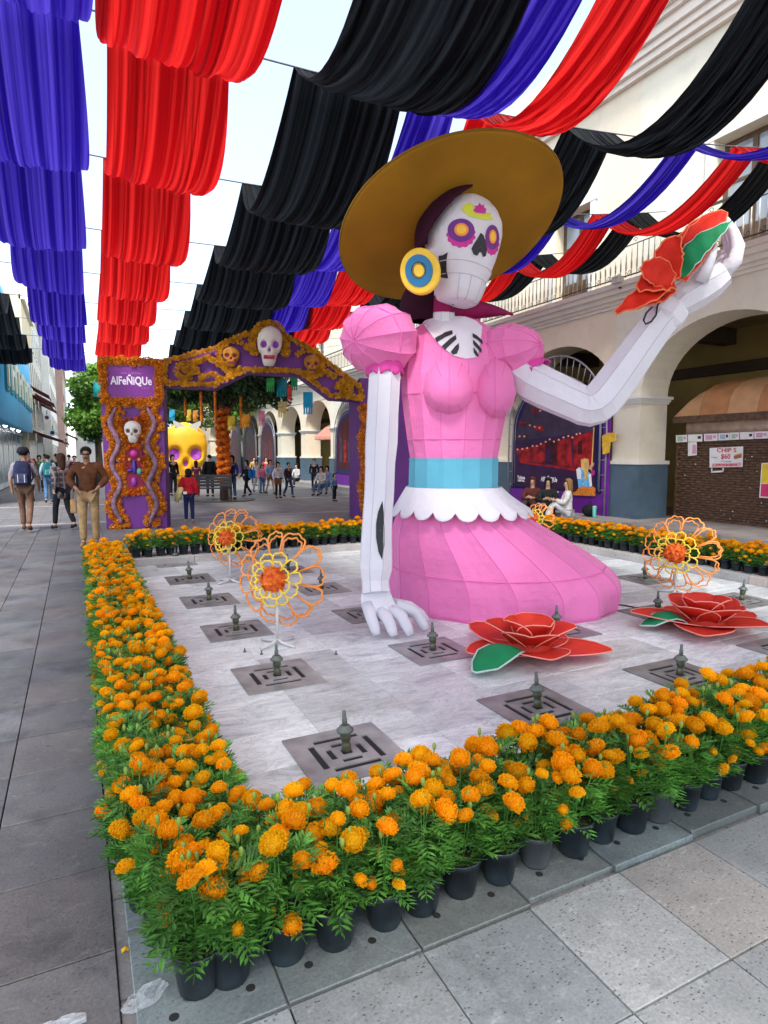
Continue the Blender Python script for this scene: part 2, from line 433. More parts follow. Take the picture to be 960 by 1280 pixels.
# ------------------------------------------------------------------ fountain jets
M_plate = mat('grate_steel', (.22, .225, .22), .42, .25, 5, metal=.25, rand=.3, c2=(.28, .285, .28))
M_brass = mat('old_brass', (.16, .13, .06), .5, .35, 30, metal=.5, c2=(.10, .13, .10))
M_patina = mat('patina', (.13, .15, .13), .6, .3, 30, metal=.3)
def grate_mesh():
    mb = MB()
    bp = sorted({-.275, .275, -.178, .178, -.142, .142, -.103, .103, -.07, .07, -.055, .055, -.2, .2, -.13, .13, -.028, .028, 0})
    sl = []
    for sgn in (-1, 1):
        a, b = sorted((sgn * .142, sgn * .178)); sl += [(a, b, -.13, .13), (-.13, .13, a, b)]
        a, b = sorted((sgn * .07, sgn * .103)); sl += [(a, b, -.055, .055), (-.055, .055, a, b)]
    sl.append((-.028, .028, -.028, .028))
    top, bot = .009, -.001
    def hole(x, y): return any(a < x < b and c < y < d for a, b, c, d in sl)
    n = len(bp)
    for i in range(n - 1):
        for j in range(n - 1):
            x0, x1, y0, y1 = bp[i], bp[i + 1], bp[j], bp[j + 1]
            cx, cy = (x0 + x1) / 2, (y0 + y1) / 2
            if hole(cx, cy):
                mb.add([(x0, y0, .0022), (x1, y0, .0022), (x1, y1, .0022), (x0, y1, .0022)], []); continue
            mb.add([(x0, y0, top), (x1, y0, top), (x1, y1, top), (x0, y1, top)], [(0, 1, 2, 3)])
            for (dx, dy, e) in ((-1, 0, ((x0, y0), (x0, y1))), (1, 0, ((x1, y0), (x1, y1))), (0, -1, ((x0, y0), (x1, y0))), (0, 1, ((x0, y1), (x1, y1)))):
                ii, jj = i + dx, j + dy
                edge = ii < 0 or jj < 0 or ii >= n - 1 or jj >= n - 1
                if edge or hole((bp[ii] + bp[ii + 1]) / 2, (bp[jj] + bp[jj + 1]) / 2):
                    (ax, ay), (bx, by) = e
                    mb.add([(ax, ay, bot), (bx, by, bot), (bx, by, top), (ax, ay, top)], [(0, 1, 2, 3)])
    mb2 = MB()
    for q in mb.f: mb2.add([mb.v[i] for i in q], [tuple(range(len(q)))])
    return mb2.mesh('grate_plate', M_plate)
me_grate = grate_mesh()
me_pit = MB().add([(-.2, -.2, .0025), (.2, -.2, .0025), (.2, .2, .0025), (-.2, .2, .0025)], [(0, 1, 2, 3)]).mesh('drain_pit', M_dark)
me_noz = MB().lathe([(.026, .004), (.026, .05), (.022, .055), (.022, .075), (.029, .08), (.029, .115), (.024, .12)], 14).mesh('nozzle', M_brass, True)
me_col = MB().lathe([(.024, .118), (.046, .122), (.046, .133), (.034, .142), (.03, .152), (.018, .156)], 14).mesh('collar', M_patina, True)
me_tip = MB().lathe([(.015, .152), (.014, .19), (.011, .2), (.010, .235), (.004, .238)], 10).mesh('tip', M_patina, True)
def under_dress(x, y):
    c = atD(627, 700, 6.9); return (x - c.x) ** 2 + (y - c.y) ** 2 < 1.2 ** 2
cn = 0
rows_txt = ['nearest', 'second', 'third', 'fourth', 'fifth', 'farthest']
cols_txt = ['beside the left marigold border', 'second column from the left border', 'third column from the left border', 'fourth column from the left border', 'column nearest the arcade kerb']
for j in range(6):
    for i in range(5):
        x, y = 1.235 + 1.305 * i, 2.95 + 1.285 * j
        if under_dress(x, y): continue
        if j >= 3 and i in (2, 3): continue
        t = thing('fountain_jet', 'steel grate with brass jet, %s row, %s' % (rows_txt[j], cols_txt[i]), 'fountain jet', (x, y, .001), 0, 'fountain jets in the marble floor')
        link('grate_plate', me_grate, t); link('drain_pit', me_pit, t)
        nz_ = link('nozzle', me_noz, t, rot=(random.uniform(-.06, .06), random.uniform(-.06, .06), 0))
        link('collar', me_col, nz_); link('tip', me_tip, nz_)
# ------------------------------------------------------------------ the giant seated skeleton lady
M_pink = mat('pink_fabric', (.88, .225, .52), .75, .10, 1.6, trans=.18, sheen=.3, spec=.2, bump=.5, bscale=7, bdist=.05)
M_pinkseam = mat('pink_seam', (.78, .17, .46), .8, .05, 3, spec=.2)
M_hot = mat('magenta_ruffle', (.72, .08, .38), .75, .1, 8, trans=.2, spec=.2)
M_white = mat('white_fabric', (.80, .79, .84), .75, .05, 2, trans=.2, sheen=.2, spec=.2, bump=.5, bscale=8, bdist=.04)
M_whseam = mat('white_seam', (.58, .56, .62), .8, .05, 3, spec=.2)
M_belt = mat('blue_fabric', (.13, .46, .60), .75, .06, 4, trans=.15, spec=.2, bump=.3, bscale=12)
M_hat = mat('ochre_fabric', (.36, .18, .014), .8, .18, 1.6, trans=.12, spec=.15, bump=.05, bscale=260)
M_hatseam = mat('ochre_seam', (.22, .11, .014), .8, .1, 4, spec=.15)
M_hair = mat('plum_fabric', (.030, .003, .014), .8, .2, 5, spec=.2)
M_scarf = mat('crimson_fabric', (.30, .012, .10), .75, .15, 5, spec=.2, trans=.15)
M_blackp = mat('black_paint', (.012, .012, .018), .6, .1, 5)
M_magp = mat('magenta_paint', (.55, .02, .28), .6, .1, 8)
M_purp = mat('purple_paint', (.13, .02, .22), .6, .1, 8)
M_orap = mat('orange_paint', (.85, .25, .05), .6, .1, 8)
M_yelp = mat('yellow_paint', (.85, .55, .04), .6, .1, 8)
M_limp = mat('lime_paint', (.60, .66, .05), .6, .1, 8)
M_bluep = mat('blue_paint', (.01, .17, .36), .6, .1, 8)

ctr = atZ(600, 770, 0)
CAT = thing('catrina_figure', 'giant seated skeleton lady in a pink dress and wide ochre hat', 'figure', (4.2, 5.6, 0))
SURF = []       # (bmesh-like data) of the painted surfaces

def keep(mb): SURF.append((list(mb.v), [list(q) for q in mb.f])); return mb
def bvh(which):
    V, F = [], []
    for v, f in which:
        b = len(V); V += v; F += [[i + b for i in q] for q in f]
    return BVHTree.FromPolygons(V, F)

def rings_at(rows, n, D0=None, power=2.0, ph=0.0):
    """horizontal rings measured in the photograph: (y, x_left, x_right, depth, depth_ratio)"""
    out_ = []
    for (y, xl, xr, D, k) in rows:
        c = atD((xl + xr) / 2, y, D); a = (xr - xl) / 2 * D / FPX
        rr = []
        for i in range(n):
            th = 2 * PI * i / n + ph
            cx, sx = math.cos(th), math.sin(th)
            e = 2 / power
            rr.append(c + RT * (a * math.copysign(abs(cx) ** e, cx)) + FH * (a * k * math.copysign(abs(sx) ** e, sx)))
        out_.append(rr)
    return out_
def seams(rings, idx, m, name, parent, r=.006, hor=()):
    """raised stitched seams as one part"""
    mb = MB()
    for i in idx: mb.tube([q[i] for q in rings], r, 5)
    for j in hor: mb.tube(rings[j], r, 5, closed=True)
    return mb.build(name, m, parent, True, True)
def refine(rings, sub=3, sag=.012):
    """fabric stretched between wire ribs: each panel bows slightly inwards"""
    out_ = []
    n = len(rings[0])
    for rr in rings:
        c = sum(rr, Vector()) / n; q = []
        for i in range(n):
            a, b = rr[i], rr[(i + 1) % n]
            for s in range(sub):
                t = s / sub; p = a.lerp(b, t); d = (c - p); d.z = 0
                q.append(p + (d.normalized() * (sag * 4 * t * (1 - t)) if d.length > 1e-6 else Vector()))
        out_.append(q)
    return out_
def refine3(rings, c, sub=3, sag=.02):
    """the same for a closed balloon: panels bow towards its centre"""
    out_ = []
    n = len(rings[0])
    for rr in rings:
        q = []
        for i in range(n):
            a, b = rr[i], rr[(i + 1) % n]; w_ = (b - a).length
            for s in range(sub):
                t = s / sub; p = a.lerp(b, t); q.append(p + (c - p).normalized() * (sag * 4 * t * (1 - t) * min(1, w_ / .2) * .3))
        out_.append(q)
    return out_
def interp_rows(rows, n):
    """smooth (Catmull-Rom) resampling of measured rows"""
    out_ = []
    m = len(rows)
    for i in range(m - 1):
        p0, p1, p2, p3 = rows[max(i - 1, 0)], rows[i], rows[i + 1], rows[min(i + 2, m - 1)]
        for s in range(n):
            t = s / n
            out_.append(tuple(.5 * ((2 * b) + (-a + c) * t + (2 * a - 5 * b + 4 * c - d) * t * t + (-a + 3 * b - 3 * c + d) * t ** 3) for a, b, c, d in zip(p0, p1, p2, p3)))
    out_.append(tuple(rows[-1]))
    return out_

# skirt: bell that spreads over the floor
def skirt_rows():
    rows = []
    for z, xl, xr, D in ((1.17, 511, 622, 6.32), (1.0, 497, 648, 6.42), (.8, 488, 687, 6.55), (.6, 485, 724, 6.68), (.42, 484, 751, 6.8), (.26, 484, 766, 6.88), (.12, 484, 768, 6.92), (.04, 485, 767, 6.92), (0.005, 487, 765, 6.92)):
        rz_ = (z - EYE.z) / D                   # image row of that height at that depth
        y = 640 - FPX * (rz_ + _sp) / _cp
        rows.append((y, xl, xr, D, .96))
    return rows
sk = rings_at(interp_rows(skirt_rows(), 2), 18, ph=.12)
mb = keep(MB().grid(refine(sk, 3, .018), closed=True))
skirt = mb.build('skirt', M_pink, CAT, False, True)
seams(sk, range(18), M_pinkseam, 'skirt_seam', skirt, .005, hor=(8, len(sk) - 1))
# peplum with scalloped hem
pr = interp_rows([(608, 511, 623, 6.30, .86), (620, 504, 636, 6.34, .9), (634, 496, 657, 6.38, .95)], 4)
NP = 20
pep = []
for k in range(len(pr)):
    y, xl, xr, D, kk = pr[k]; t = k / (len(pr) - 1)
    row = []
    for i in range(NP * 6):
        th = 2 * PI * i / (NP * 6) + .12
        u = (i % 6) / 6
        drop = (math.sin(PI * u) ** .6) * .075 * t
        c = atD((xl + xr) / 2, y, D); a = ((xr - xl) / 2 + 2) * D / FPX + .012 + .02 * t
        pin = 1 - .025 * (1 - math.sin(PI * u)) * t
        row.append(c + RT * (a * pin * math.cos(th)) + FH * (a * pin * kk * math.sin(th)) - Z3 * (drop + .0) + (RT * math.cos(th) + FH * math.sin(th)) * drop * .35)
    pep.append(row)
mb = MB().grid(pep, closed=True)
po = mb.build('peplum', M_white, CAT, True, True)
so = po.modifiers.new('thick', 'SOLIDIFY'); so.thickness = .01
# belt
br = rings_at([(572, 511, 623, 6.3, .84), (576, 511.5, 622.5, 6.3, .84), (606, 510.5, 622, 6.3, .86), (611, 511, 621.5, 6.3, .86)], 16, ph=.1)
blt = MB().grid([[p + (p - sum(r_, Vector()) / 16).normalized() * .02 for p in r_] for r_ in refine(br, 3, .006)], closed=True).build('belt', M_belt, CAT, False, True)
# bodice
bo = [(610, 514, 619, 6.3, .84), (578, 513.5, 620, 6.3, .84), (550, 509, 625, 6.28, .80), (520, 505, 631, 6.26, .78), (495, 502, 637, 6.25, .76), (470, 501, 639, 6.25, .72), (445, 505, 635, 6.25, .68), (425, 510, 626, 6.26, .62), (412, 518, 614, 6.27, .56), (402, 532, 598, 6.28, .55), (397, 543, 584, 6.28, .6)]
bo = [tuple(q) for q in bo]
bod = rings_at(bo, 16, ph=.1, power=2.3)
mb = keep(MB().grid(refine(bod, 3, .008), closed=True)); TORSO = SURF[-1]
bodice = mb.build('bodice', M_pink, CAT, False, True)
seams(bod, range(16), M_pinkseam, 'bodice_seam', bodice, .004, hor=(2, 4))

T_torso = bvh([TORSO])
def hit(x, y, T, off=.004):
    r = ray(x, y).normalized(); h, nrm, i, d = T.ray_cast(EYE, r)
    if h is None: return None
    if nrm.dot(r) > 0: nrm = -nrm
    return h + nrm * off
def paint(name, outline, m, parent, T, off=.004, rings=4, sub=3):
    """paint patch following the surface: outline points given where the photograph shows them on that surface"""
    pts = []
    n = len(outline)
    for i in range(n):
        a, b = outline[i], outline[(i + 1) % n]
        for s in range(sub): pts.append((a[0] + (b[0] - a[0]) * s / sub, a[1] + (b[1] - a[1]) * s / sub))
    cx = sum(p[0] for p in pts) / len(pts); cy = sum(p[1] for p in pts) / len(pts)
    rows = []
    for k in range(rings + 1):
        t = max(k / rings, .02); row = []
        for p in pts:
            q = hit(cx + (p[0] - cx) * t, cy + (p[1] - cy) * t, T, off)
            if q is None:
                f = t
                while q is None and f > .05:
                    f -= .03; q = hit(cx + (p[0] - cx) * f, cy + (p[1] - cy) * f, T, off)
                if q is None: q = hit(cx, cy, T, off)
            if q is None: return None
            row.append(q)
        rows.append(row)
    return MB().grid(rows, closed=True).build(name, m, parent, True, True)
def ell(cx, cy, rx, ry, n=20, rot=0, scal=0, sn=9):
    o = []
    for i in range(n):
        a = 2 * PI * i / n; r = 1 + scal * abs(math.sin(a * sn / 2))
        x, y = rx * r * math.cos(a), ry * r * math.sin(a)
        o.append((cx + x * math.cos(rot) - y * math.sin(rot), cy + x * math.sin(rot) + y * math.cos(rot)))
    return o
# bust cups, each of eight pointed panels
def cup(cx, cy, rx, ry, D, topx, topy):
    tip = atD(cx, cy - 2, D - .40); n = 12; rows = []
    prof = ((1, 0), (.97, .32), (.84, .62), (.6, .86), (.3, .97), (.02, 1.0))
    for rr, dd in prof:
        row = []
        for i in range(n):
            a = 2 * PI * i / n
            x, y = cx + rx * rr * math.cos(a), cy + ry * rr * math.sin(a)
            if math.sin(a) < -.2: y -= (1 - dd) * (cy - ry - topy) * (-math.sin(a)) * 1.0
            row.append(atD(x, y, D - .30 * dd))
        rows.append(row)
    m_ = MB().grid(rows, closed=True).build('bust_cup', M_pink, bodice, True, True)
    sm = MB()
    for i, j in ((3, 9), (2, 10), (4, 8)): sm.tube([r_[i] for r_ in (rows if i == 3 else rows[:4])] + [r_[j] for r_ in (rows if i == 3 else rows[:4])][::-1], .004, 5)
    sm.build('cup_seam', M_pinkseam, bodice, True, True)
cup(561.5, 488, 34, 32, 6.0, 568, 440)
cup(619, 490, 26.5, 33, 6.04, 601, 440)
# white chest with ribs
chest = paint('chest_panel', [(527, 403), (545, 398), (560, 396), (580, 397), (594, 402), (602, 409), (600, 430), (596, 447), (582, 449), (566, 445), (550, 432), (538, 418)], M_white, CAT, T_torso, .012, 6, 3)
for q in ([(544, 424), (556, 417), (565, 414.5), (566, 419), (556, 423), (547, 429)],
          [(552, 434), (562, 425), (569.5, 420), (570.5, 425.5), (563, 432), (556, 438.5)],
          [(563, 441), (569, 434), (573.5, 430), (574, 436), (571, 443), (566, 444.5)],
          [(590, 418), (596, 421), (602.5, 427), (603, 432), (596, 426), (590.5, 423)],
          [(590.5, 426), (596, 431), (601.5, 438), (601, 442.5), (595, 436), (591, 432)],
          [(591, 435.5), (595, 440), (598, 445.5), (595.5, 447), (591.5, 442)]):
    paint('rib', q, M_blackp, CAT, T_torso, .018, 2, 3)

# puffed sleeves: panels gathered at the outer point
def puff(c, rx, ry, rz_, axis, cuff, cuffr, cdir):
    n, m = 11, 8
    ax = axis.normalized(); u0 = (Z3 - ax * ax.z).normalized(); v0 = ax.cross(u0); rows = []
    for i in range(m + 1):
        a = PI / 2 - PI * i / m; row = []
        for k in range(n):
            b = 2 * PI * k / n + .25
            d = ax * math.sin(a) + (u0 * math.cos(b) + v0 * math.sin(b)) * math.cos(a)
            x, y, z = d.dot(RT), d.dot(FH), d.z
            sq = lambda t, e: math.copysign(abs(t) ** e, t)
            pull = 1 - .10 * max(0, -z) ** 2
            row.append(c + RT * (rx * sq(x, .92) * pull) + FH * (ry * y * pull) + Z3 * (rz_ * sq(z, .92)))
        rows.append(row)
    o = MB().grid(refine3(rows, c, 3, .03), closed=True).build('sleeve', M_pink, CAT, False, True)
    seams(rows, range(0, n), M_pinkseam, 'sleeve_seam', o, .005, hor=(m // 2 - 1,))
    # ruffled cuff
    t = cdir.normalized(); u = t.cross(FH).normalized(); v = t.cross(u)
    rr = []
    for s in range(5):
        f = s / 4; row = []
        for k in range(48):
            a = 2 * PI * k / 48; w_ = 1 + f * .05 * math.sin(9 * a)
            row.append(cuff + t * (.12 * f - .02) + (u * math.cos(a) + v * math.sin(a)) * (cuffr * (1 + .12 * f) * w_) + t * (.02 * f * math.sin(7 * a + 1)))
        rr.append(row)
    q = MB().grid(rr, closed=True).build('cuff', M_hot, o, True, True)
    q.modifiers.new('thick', 'SOLIDIFY').thickness = .012
SHL = atD(474, 425, 6.02); SHR = atD(636, 441, 6.2)
puff(SHL, .385, .37, .335, -RT * .55 - FH * .75 - Z3 * .15, atD(481, 455, 5.98), .165, Vector((0, 0, -1)))
puff(SHR, .345, .35, .275, RT * .55 - FH * .5 + Z3 * .1, atD(660, 466, 6.12), .18, atD(700, 495, 5.95) - atD(650, 462, 6.15))

# limbs: eight-sided fabric tubes over wire, measured centre, thickness and depth
def limb(name, rows, m, parent, n=8, seam=True, k=1.0, smooth=False):
    pts = [atD(x, y, D) for x, y, w_, D in rows]; rad = [w_ / 2 * D / FPX for x, y, w_, D in rows]
    mb = keep(MB().tube(pts, rad, n))
    o = mb.build(name, m, parent, smooth, True)
    if seam:
        mm = MB().tube(pts, rad, n); sm = MB(); L_ = len(pts)
        for i in range(n): sm.tube([mm.v[j * n + i] for j in range(L_)], .0042, 4)
        sm.build('arm_seam', M_whseam if m is M_white else M_pinkseam, o, True, True)
    return o, SURF[-1]
armL, SL = limb('arm', interp_rows([(481, 440, 40, 6.0), (480.5, 470, 41, 5.97), (478, 520, 41, 5.9), (476.5, 555, 42, 5.84), (475, 580, 39, 5.8), (474, 615, 38.5, 5.76), (471, 660, 39, 5.7), (470, 695, 41.5, 5.66), (469.5, 712, 42, 5.64), (469, 727, 35, 5.63), (470, 742, 37, 5.6)], 2), M_white, CAT)
paint('arm_slit', [(478, 626), (479.5, 640), (480, 660), (480, 682), (477.5, 700), (473, 690), (470, 672), (470, 655), (472.5, 640)], M_blackp, CAT, bvh([SL]), .006, 2, 2)
# left hand, palm to the floor
def finger(pts, r, m, parent, seam=True):
    o = MB().tube([Vector(p) for p in pts], r, 8).build('finger', m, parent, True, True)
    return o
pal = MB()
prow = [(470, 738, 34, 24, 5.6), (471, 749, 41, 24, 5.56), (474, 756, 43, 18, 5.52), (480, 762, 38, 9, 5.47)]
rws = []
for x, y, wd, th, D in prow:
    c = atD(x, y, D); rws.append([c + RT * (wd / 2 * D / FPX * math.cos(a)) + (FH * .55 + Z3 * .8).normalized() * (th / 2 * D / FPX * math.sin(a)) for a in [2 * PI * i / 10 for i in range(10)]])
pal.grid(rws, closed=True); pal.f.append(list(range(10))); pal.f.append(list(range(30, 40)))
palm = pal.build('palm', M_white, CAT, False, True)
for (x0, y0, x1, y1, x2, y2, d2) in ((460, 757, 464, 772, 471.5, 794, 0), (473, 762, 484, 772, 493, 795, 0), (485, 761, 502, 770, 514, 794, 0), (494, 757, 519, 765, 533, 787, 0)):
    e = atZ(x2, y2, .035)
    finger([atD(x0, y0, 5.55), atD(x1, y1, (e - EYE).dot(FW) + .06), e.lerp(atD(x1, y1, (e - EYE).dot(FW) + .06), .3), e], [.062, .054, .046, .032], M_white, palm)
finger([atD(488, 755, 5.62), atD(512, 758, 5.64), atD(526, 767, 5.66), atD(534, 776, 5.66)], [.06, .05, .042, .03], M_white, palm)
# raised right arm
armR, SR = limb('arm', interp_rows([(648, 464, 46, 6.15), (668, 479, 50, 6.05), (700, 494, 49, 5.95), (722, 504, 47, 5.88), (737, 509, 49, 5.84), (752, 500, 52, 5.82), (775, 470, 50, 5.8), (800, 435, 46, 5.78), (820, 408, 44, 5.76), (833, 392, 45, 5.75)], 2), M_white, CAT)
wr = MB().tube([atD(824, 405, 5.76), atD(829, 397, 5.755), atD(838, 386, 5.75), atD(843, 379, 5.745)], [.15, .185, .185, .14], 8).build('wrist', M_white, CAT, False, True)
pm, _ = limb('palm', [(838, 385, 34, 5.75), (852, 373, 44, 5.72), (870, 362, 46, 5.68), (889, 351, 42, 5.64), (905, 340, 32, 5.6)], M_white, CAT)
for i, pts in enumerate((
        [(903, 343, 5.58), (919, 326, 5.5), (923, 308, 5.48), (917, 290, 5.47), (907, 273, 5.46)],
        [(905, 339, 5.62), (918, 322, 5.59), (921, 306, 5.58), (914, 288, 5.57), (905, 271, 5.56)],
        [(905, 336, 5.66), (915, 319, 5.68), (917, 304, 5.69), (910, 287, 5.68), (902, 272, 5.67)],
        [(902, 333, 5.70), (911, 317, 5.76), (912, 303, 5.78), (906, 289, 5.78), (899, 277, 5.77)])):
    finger([atD(*q) for q in pts], [.066, .064, .056, .044, .024], M_white, pm)
finger([atD(876, 352, 5.5), atD(884, 334, 5.44), atD(890, 318, 5.42), atD(893, 306, 5.42)], [.06, .05, .04, .025], M_white, pm)
# loose cable on the wrist
cb = MB().tube([atD(835, 369, 5.6), atD(827, 372, 5.6), atD(822, 382, 5.6), (atD(820, 394, 5.58)), atD(814, 402, 5.56), atD(807, 405, 5.55), atD(804.5, 400, 5.55), atD(808, 391, 5.57), atD(815, 384, 5.62)], .009, 6).build('cable', M_blackp, CAT, True, True)

# neck, choker, scarf
nk, _ = limb('neck', [(556, 352, 25, 6.12), (554.5, 380, 25, 6.16), (555, 404, 28, 6.2)], M_white, CAT)
MB().tube([atD(555.5, 370, 6.14), atD(554.5, 391, 6.17)], [.107, .108], 8, cap=False).build('choker', M_scarf, nk, False, True)
sf = []
for i in range(9):
    t = i / 8
    x = 566 + 76 * t
    sf.append([atD(x, 372 + 20 * t - 5 * math.sin(PI * t), 6.2 + .25 * t), atD(x, 383 + 10 * t - 2 * math.sin(PI * t), 6.1 + .3 * t), atD(x - 2, 400 - 8 * t * t, 6.2 + .2 * t)])
o = MB().grid(sf).build('scarf', M_scarf, CAT, True, True); o.modifiers.new('thick', 'SOLIDIFY').thickness = .02
hb = interp_rows([(345, 520, 590, 6.4, .7), (365, 505, 578, 6.42, .7), (385, 500, 574, 6.44, .7), (402, 510, 572, 6.44, .6)], 3)
MB().grid(rings_at(hb, 14), closed=True).build('hair', M_hair, CAT, True, True)

# skull head, turned to the right of the camera
HC = atD(578, 312, 6.02)
hy = R(30); roll = R(10)
hf = (-FH * math.cos(hy) + RT * math.sin(hy)).normalized()          # face direction
hf = (hf - Z3 * .04).normalized()
hr = (RT * math.cos(hy) + FH * math.sin(hy)).normalized()           # image-right side of the head
hu = hr.cross(-hf).normalized(); hu = -hu if hu.z < 0 else hu
rm = Matrix.Rotation(roll, 3, hf * 1.0)
hr, hu = rm @ hr, rm @ hu
if hr.z > 0:
    rm = Matrix.Rotation(-2 * roll, 3, hf); hr, hu = rm @ hr, rm @ hu
# (height, half width, front, back)
HP = [(-.538, .01, .02, .01), (-.535, .13, .24, .05), (-.52, .185, .285, .10), (-.44, .215, .315, .15), (-.36, .235, .325, .20), (-.33, .235, .318, .22), (-.29, .25, .335, .25), (-.22, .275, .34, .28), (-.17, .29, .318, .31), (-.08, .315, .325, .36), (.0, .335, .318, .39), (.08, .345, .322, .41), (.18, .345, .330, .42), (.28, .325, .315, .41), (.38, .27, .26, .36), (.45, .20, .19, .27), (.50, .10, .10, .14), (.515, .02, .02, .03)]
def head_rows(g=0.0, n=28):
    rows = []
    for z, wd, fr, bk_ in HP:
        row = []
        for i in range(n):
            a = 2 * PI * i / n
            c_, s_ = math.cos(a), math.sin(a)
            e = .86
            x = (wd + g) * math.copysign(abs(c_) ** e, c_); y = (fr + g if s_ > 0 else bk_ + g) * math.copysign(abs(s_) ** e, s_)
            # teeth bars on the jaw
            row.append(HC + hr * x + hf * y + hu * (z * (1 + g * .6)))
        rows.append(row)
    return rows
mb = keep(MB().grid(head_rows(), closed=True)); HEADS = SURF[-1]
head = mb.build('head', M_white, CAT, True, True)
T_head = bvh([HEADS])
sm = MB()
hrw = head_rows(.002)
sm.tube([hrw[5][i] for i in range(0, 15)], .006, 5); sm.tube([hrw[7][i] for i in range(0, 15)], .005, 5)
for i in (4, 6, 8, 10): sm.tube([hrw[j][i] for j in range(1, 6)], .005, 5)
sm.build('jaw_seam', M_whseam, head, True, True)
# hair cap behind the face
rows = []
for row, (z, *_r) in zip(head_rows(.10, 40), HP):
    if z < -.12: continue
    a0, a1 = 20 - max(0, z) * 14, 38 + max(0, z) * 5
    q_ = [a0 + (a1 - a0) * s / 24 for s in range(25)]
    rows.append([row[int(v) % 40].lerp(row[(int(v) + 1) % 40], v - int(v)) for v in q_])
o = MB().grid(rows).build('hair_cap', M_hair, head, True, True); o.modifiers.new('thick', 'SOLIDIFY').thickness = .02
# eyes
for cx, cy, rx, ry, k in ((576.3, 289, 17.0, 16.6, 1), (614.8, 297.5, 8.7, 17.6, 1)):
    paint('eye_petals', ell(cx, cy + 4.5, rx * .96, ry * .88, 54, 0, .14, 13), M_magp, head, T_head, .003, 4, 1)
    paint('eye_socket', ell(cx, cy - 1, rx * .98, ry * .88, 24), M_purp, head, T_head, .006, 4, 1)
    paint('eye_ring', ell(cx + .5, cy - 1.5, rx * .52, ry * .50, 22), M_orap, head, T_head, .009, 3, 1)
    paint('pupil', ell(cx + .5, cy - 1.5, rx * .34, ry * .33, 18), M_yelp, head, T_head, .012, 2, 1)
paint('nose', [(600.5, 291), (604, 294), (606.5, 302), (608.5, 312), (607, 320), (603.5, 321.5), (601.5, 316), (599.5, 315), (596, 320), (591.5, 318), (589, 311), (592, 305), (596, 299)], M_blackp, head, T_head, .005, 3, 2)
paint('cheek_mark', [(548.5, 320), (554, 319), (560, 315.5), (558.5, 325), (558.5, 338), (560.5, 348), (553, 347), (548, 345), (549.5, 333)], M_blackp, head, T_head, .005, 3, 2)
paint('brow_scroll', [(577, 262), (579, 257), (586, 254), (591, 256), (590, 260), (585, 259), (583, 262), (590, 265), (600, 268), (608, 268), (613, 267), (616, 275), (606, 275), (596, 273), (585, 270)], M_limp, head, T_head, .005, 3, 2)
paint('brow_star', [(591, 264), (594, 260), (593, 257.5), (597, 258), (599, 254), (601.5, 258), (604, 256), (604.5, 260), (607.5, 262), (606, 267.5), (600, 267), (595, 266.5)], M_magp, head, T_head, .008, 2, 2)

# earring
ec = atD(524.5, 339, 5.75); en = (-FH * .86 - RT * .42).normalized(); ex_ = en.cross(Z3).normalized(); ey_ = (Z3 * .97 + ex_ * .12).normalized()
ear = MB().lathe([(.0, -.03), (.215, -.03), (.215, .0), (.2, .012), (.0, .012)], 32, ec, (ex_ * .92, ey_, en)).build('earring', M_yelp, CAT, False, True)
MB().lathe([(.148, .012), (.148, .024), (.082, .024), (.082, .012)], 32, ec, (ex_ * .92, ey_, en)).build('earring_ring', M_bluep, ear, False, True)
MB().lathe([(.06, .012), (.055, .022), (0, .022)], 24, ec, (ex_ * .92, ey_, en)).build('earring_centre', M_yelp, ear, False, True)
MB().tube([atD(543, 335, 5.85), atD(535, 334, 5.8)], .02, 6).build('earring_hook', M_yelp, ear, True, True)

# hat: round brim tilted back, crown behind
vd = ray(565.3, 292.5).normalized()
m_up = (UP * .886 - RT * .282); m_up = (m_up - vd * m_up.dot(vd)).normalized()
ca, sa = .5936, .8047
HN = (-vd * ca - m_up * sa).normalized()          # underside normal
h_e = (m_up * ca - vd * sa).normalized()
h_s = HN.cross(h_e).normalized()
HO = atD(565.3, 292.5, 6.32)
RB = 1.152
def brim(r, a, side=0):
    lift = .10 * ((r / RB) ** 2 - .25) + .015 * math.sin(3 * a + .6) * (r / RB) ** 2
    return HO + (h_e * math.cos(a) + h_s * math.sin(a)) * r - HN * (lift - side)
NH = 80
rows = [[brim(r, 2 * PI * i / NH) for i in range(NH)] for r in (.32, .45, .59, .73, .86, .96, 1.06, 1.125, RB)]
hat = MB().grid(rows, closed=True).build('hat', M_hat, CAT, True, True)
so = hat.modifiers.new('thick', 'SOLIDIFY'); so.thickness = .025
sm = MB()
for k in range(10):
    a = 2 * PI * k / 10 + .3
    sm.tube([brim(r, a, .003) for r in (.45, .59, .73, .86, .96, 1.06, 1.125)], .0045, 5)
sm.tube([brim(RB, 2 * PI * i / NH) for i in range(NH)], .016, 6, closed=True)
sm.build('hat_seam', M_hatseam, hat, True, True)
cr = []
for r, z in ((.50, -.02), (.52, .12), (.50, .3), (.44, .42), (.3, .5), (.12, .53), (.01, .535)):
    cr.append([HO + (h_e * math.cos(a) + h_s * math.sin(a)) * r - HN * z for a in [2 * PI * i / 40 for i in range(40)]])
MB().grid(cr, closed=True).build('crown', M_hat, hat, True, True)

